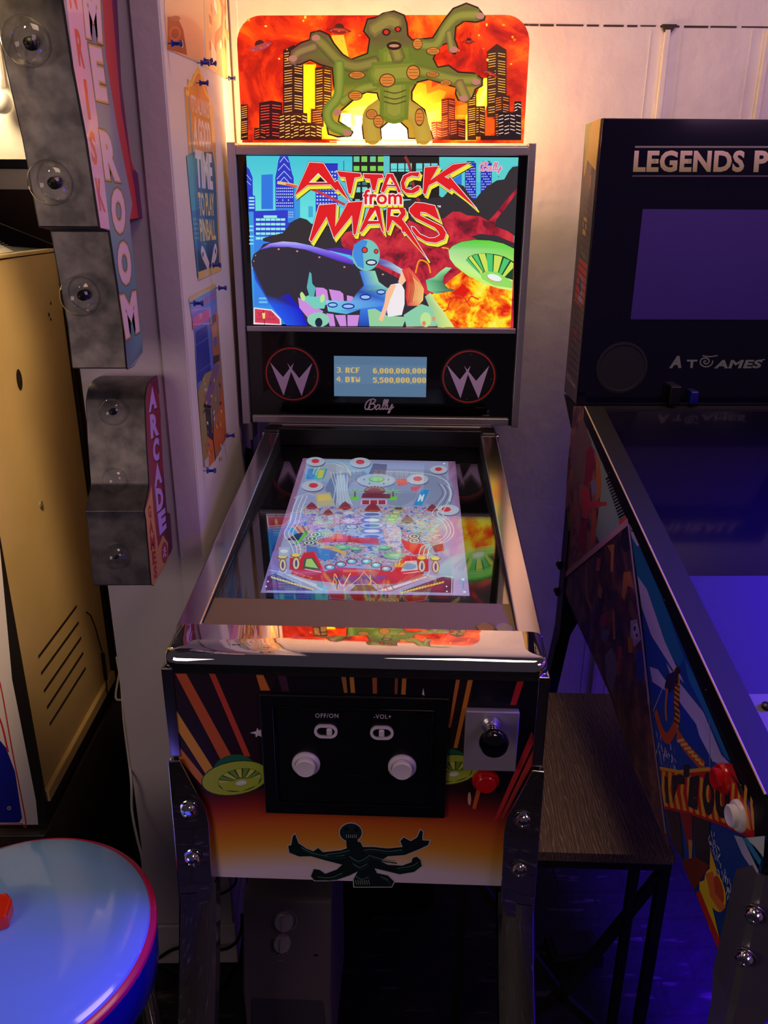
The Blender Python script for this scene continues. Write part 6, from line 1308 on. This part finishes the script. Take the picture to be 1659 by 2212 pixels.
o = MB().prism([(-.040, -.012, 0), (.024, -.014, 0), (.030, .014, 0), (.022, .030, 0), (-.03, .022, 0)], (0, 0, .022)).build('red_plastic_piece', 'orange', bevel=.004); o.location = (p.x, p.y, .6224)
o.rotation_euler = (0, 0, .35); tag(o, 'glossy orange-red plastic piece lying on the blue stool seat at the left edge', 'plastic piece')

# ------------------------------------------------------------------ loose cables
def cable(name, pts, r, mat, lab, n=6):
    P = [V(p) for p in pts]; out = []
    for i in range(len(P)-1):
        p0, p1, p2, p3 = P[max(i-1, 0)], P[i], P[i+1], P[min(i+2, len(P)-1)]
        for j in range(n):
            t = j/n; out.append(.5*((2*p1)+(p2-p0)*t+(2*p0-5*p1+4*p2-p3)*t*t+(3*p1-p0-3*p2+p3)*t**3))
    out.append(P[-1]); o = MB().tube(out, r, 8).build(name, mat, smooth=True); return tag(o, lab, 'cable', {'tangled_cable': 'tangled cables by the riser', 'floor_cable': 'cables under the middle machine'}.get(name))
def wl_(x, y, Y): return rot @ MF.onY(x, y, Y)
cable('power_cable', [wl_(497, 330, 1.04), wl_(488, 390, 1.045), wl_(490, 450, 1.04), wl_(503, 520, 1.04), wl_(500, 570, 1.045), wl_(508, 620, 1.04), wl_(512, 700, 1.04), wl_(512, 800, 1.045), wl_(521, 900, 1.04), wl_(530, 965, 1.035)], .0032, 'rubber', 'thin black cable hanging down the left side of the lit backbox')
pa = wl_(530, 1000, 1.02); o = MB().lathe([(.006, .04), (.018, .034), (.024, .02), (.026, 0), (.024, -.03), (.015, -.042), (.004, -.044)], (0, 0, 0), (0, 0, 1), 24).build('power_adapter', 'rubber', smooth=True); o.location = pa; tag(o, 'black power adapter on the cable beside the left rear of the lit pinball machine', 'power adapter')
f0 = lambda x, y, z=.004: RM.onZ(x, y, z)
fy = lambda x, y, Y: RM.onY(x, y, Y)
cable('floor_cable', [fy(340, 2072, .36), fy(385, 2048, .355), fy(470, 2052, .34), fy(505, 2040, .33), fy(521, 2010, .30), fy(523, 1975, .30)], .0034, 'rubber', 'black cable curving from the pier foot up behind the subwoofer')
cable('floor_cable', [fy(462, 1937, .355), fy(490, 1925, .35), fy(507, 1910, .34), fy(511, 1888, .32), fy(508, 1860, .30)], .003, 'rubber', 'short black cable looping down below the left corner of the middle cabinet')
cable('floor_cable', [f0(345, 2085), f0(400, 2110), f0(470, 2140), f0(500, 2095), f0(520, 2080)], .0034, 'rubber', 'black cable lying on the dark floor left of the subwoofer')
random.seed(8)
for k in range(5):
    bx_ = [-.56+random.uniform(-.01, .1) for _ in range(6)]
    pts = [(-.575+.02*k, .98-.05*k, .25), (-.52+.012*k, .86, .08+.02*k)]+[(-.55+random.uniform(0, .09), .76-.10*j, .02+random.uniform(0, .10)) for j in range(6)]
    cable('tangled_cable', pts, .0036, 'rubber', ['thickest black cable in the tangle', 'uppermost black cable in the tangle', 'black cable nearest the riser in the tangle', 'black cable nearest the pier in the tangle', 'lowest black cable in the tangle'][k]+' on the floor between riser and white pier')
cable('white_cable', [(-.50, 1.10, .95), (-.49, 1.02, .62), (-.475, .80, .42), (-.462, .70, .26), (-.455, .52, .12), (-.45, .44, .01)], .0030, 'wcable', 'thin white cable farthest back, running down the wall side of the riser')

cable('white_cable', [fy(252, 1420, .60), fy(262, 1480, .52), fy(268, 1560, .45), fy(283, 1680, .36), fy(285, 1750, .34), fy(296, 1810, .32), fy(306, 1850, .30), fy(311, 1895, .28)], .0024, 'wcable', 'thin white cable nearest the viewer, hanging in front of the cable tangle')
cable('white_cable', [fy(246, 1330, .70), fy(262, 1400, .62), fy(258, 1450, .60), fy(250, 1505, .58), fy(262, 1512, .56)], .0022, 'wcable', 'short white cable looping beside the black plug at the far corner of the riser')
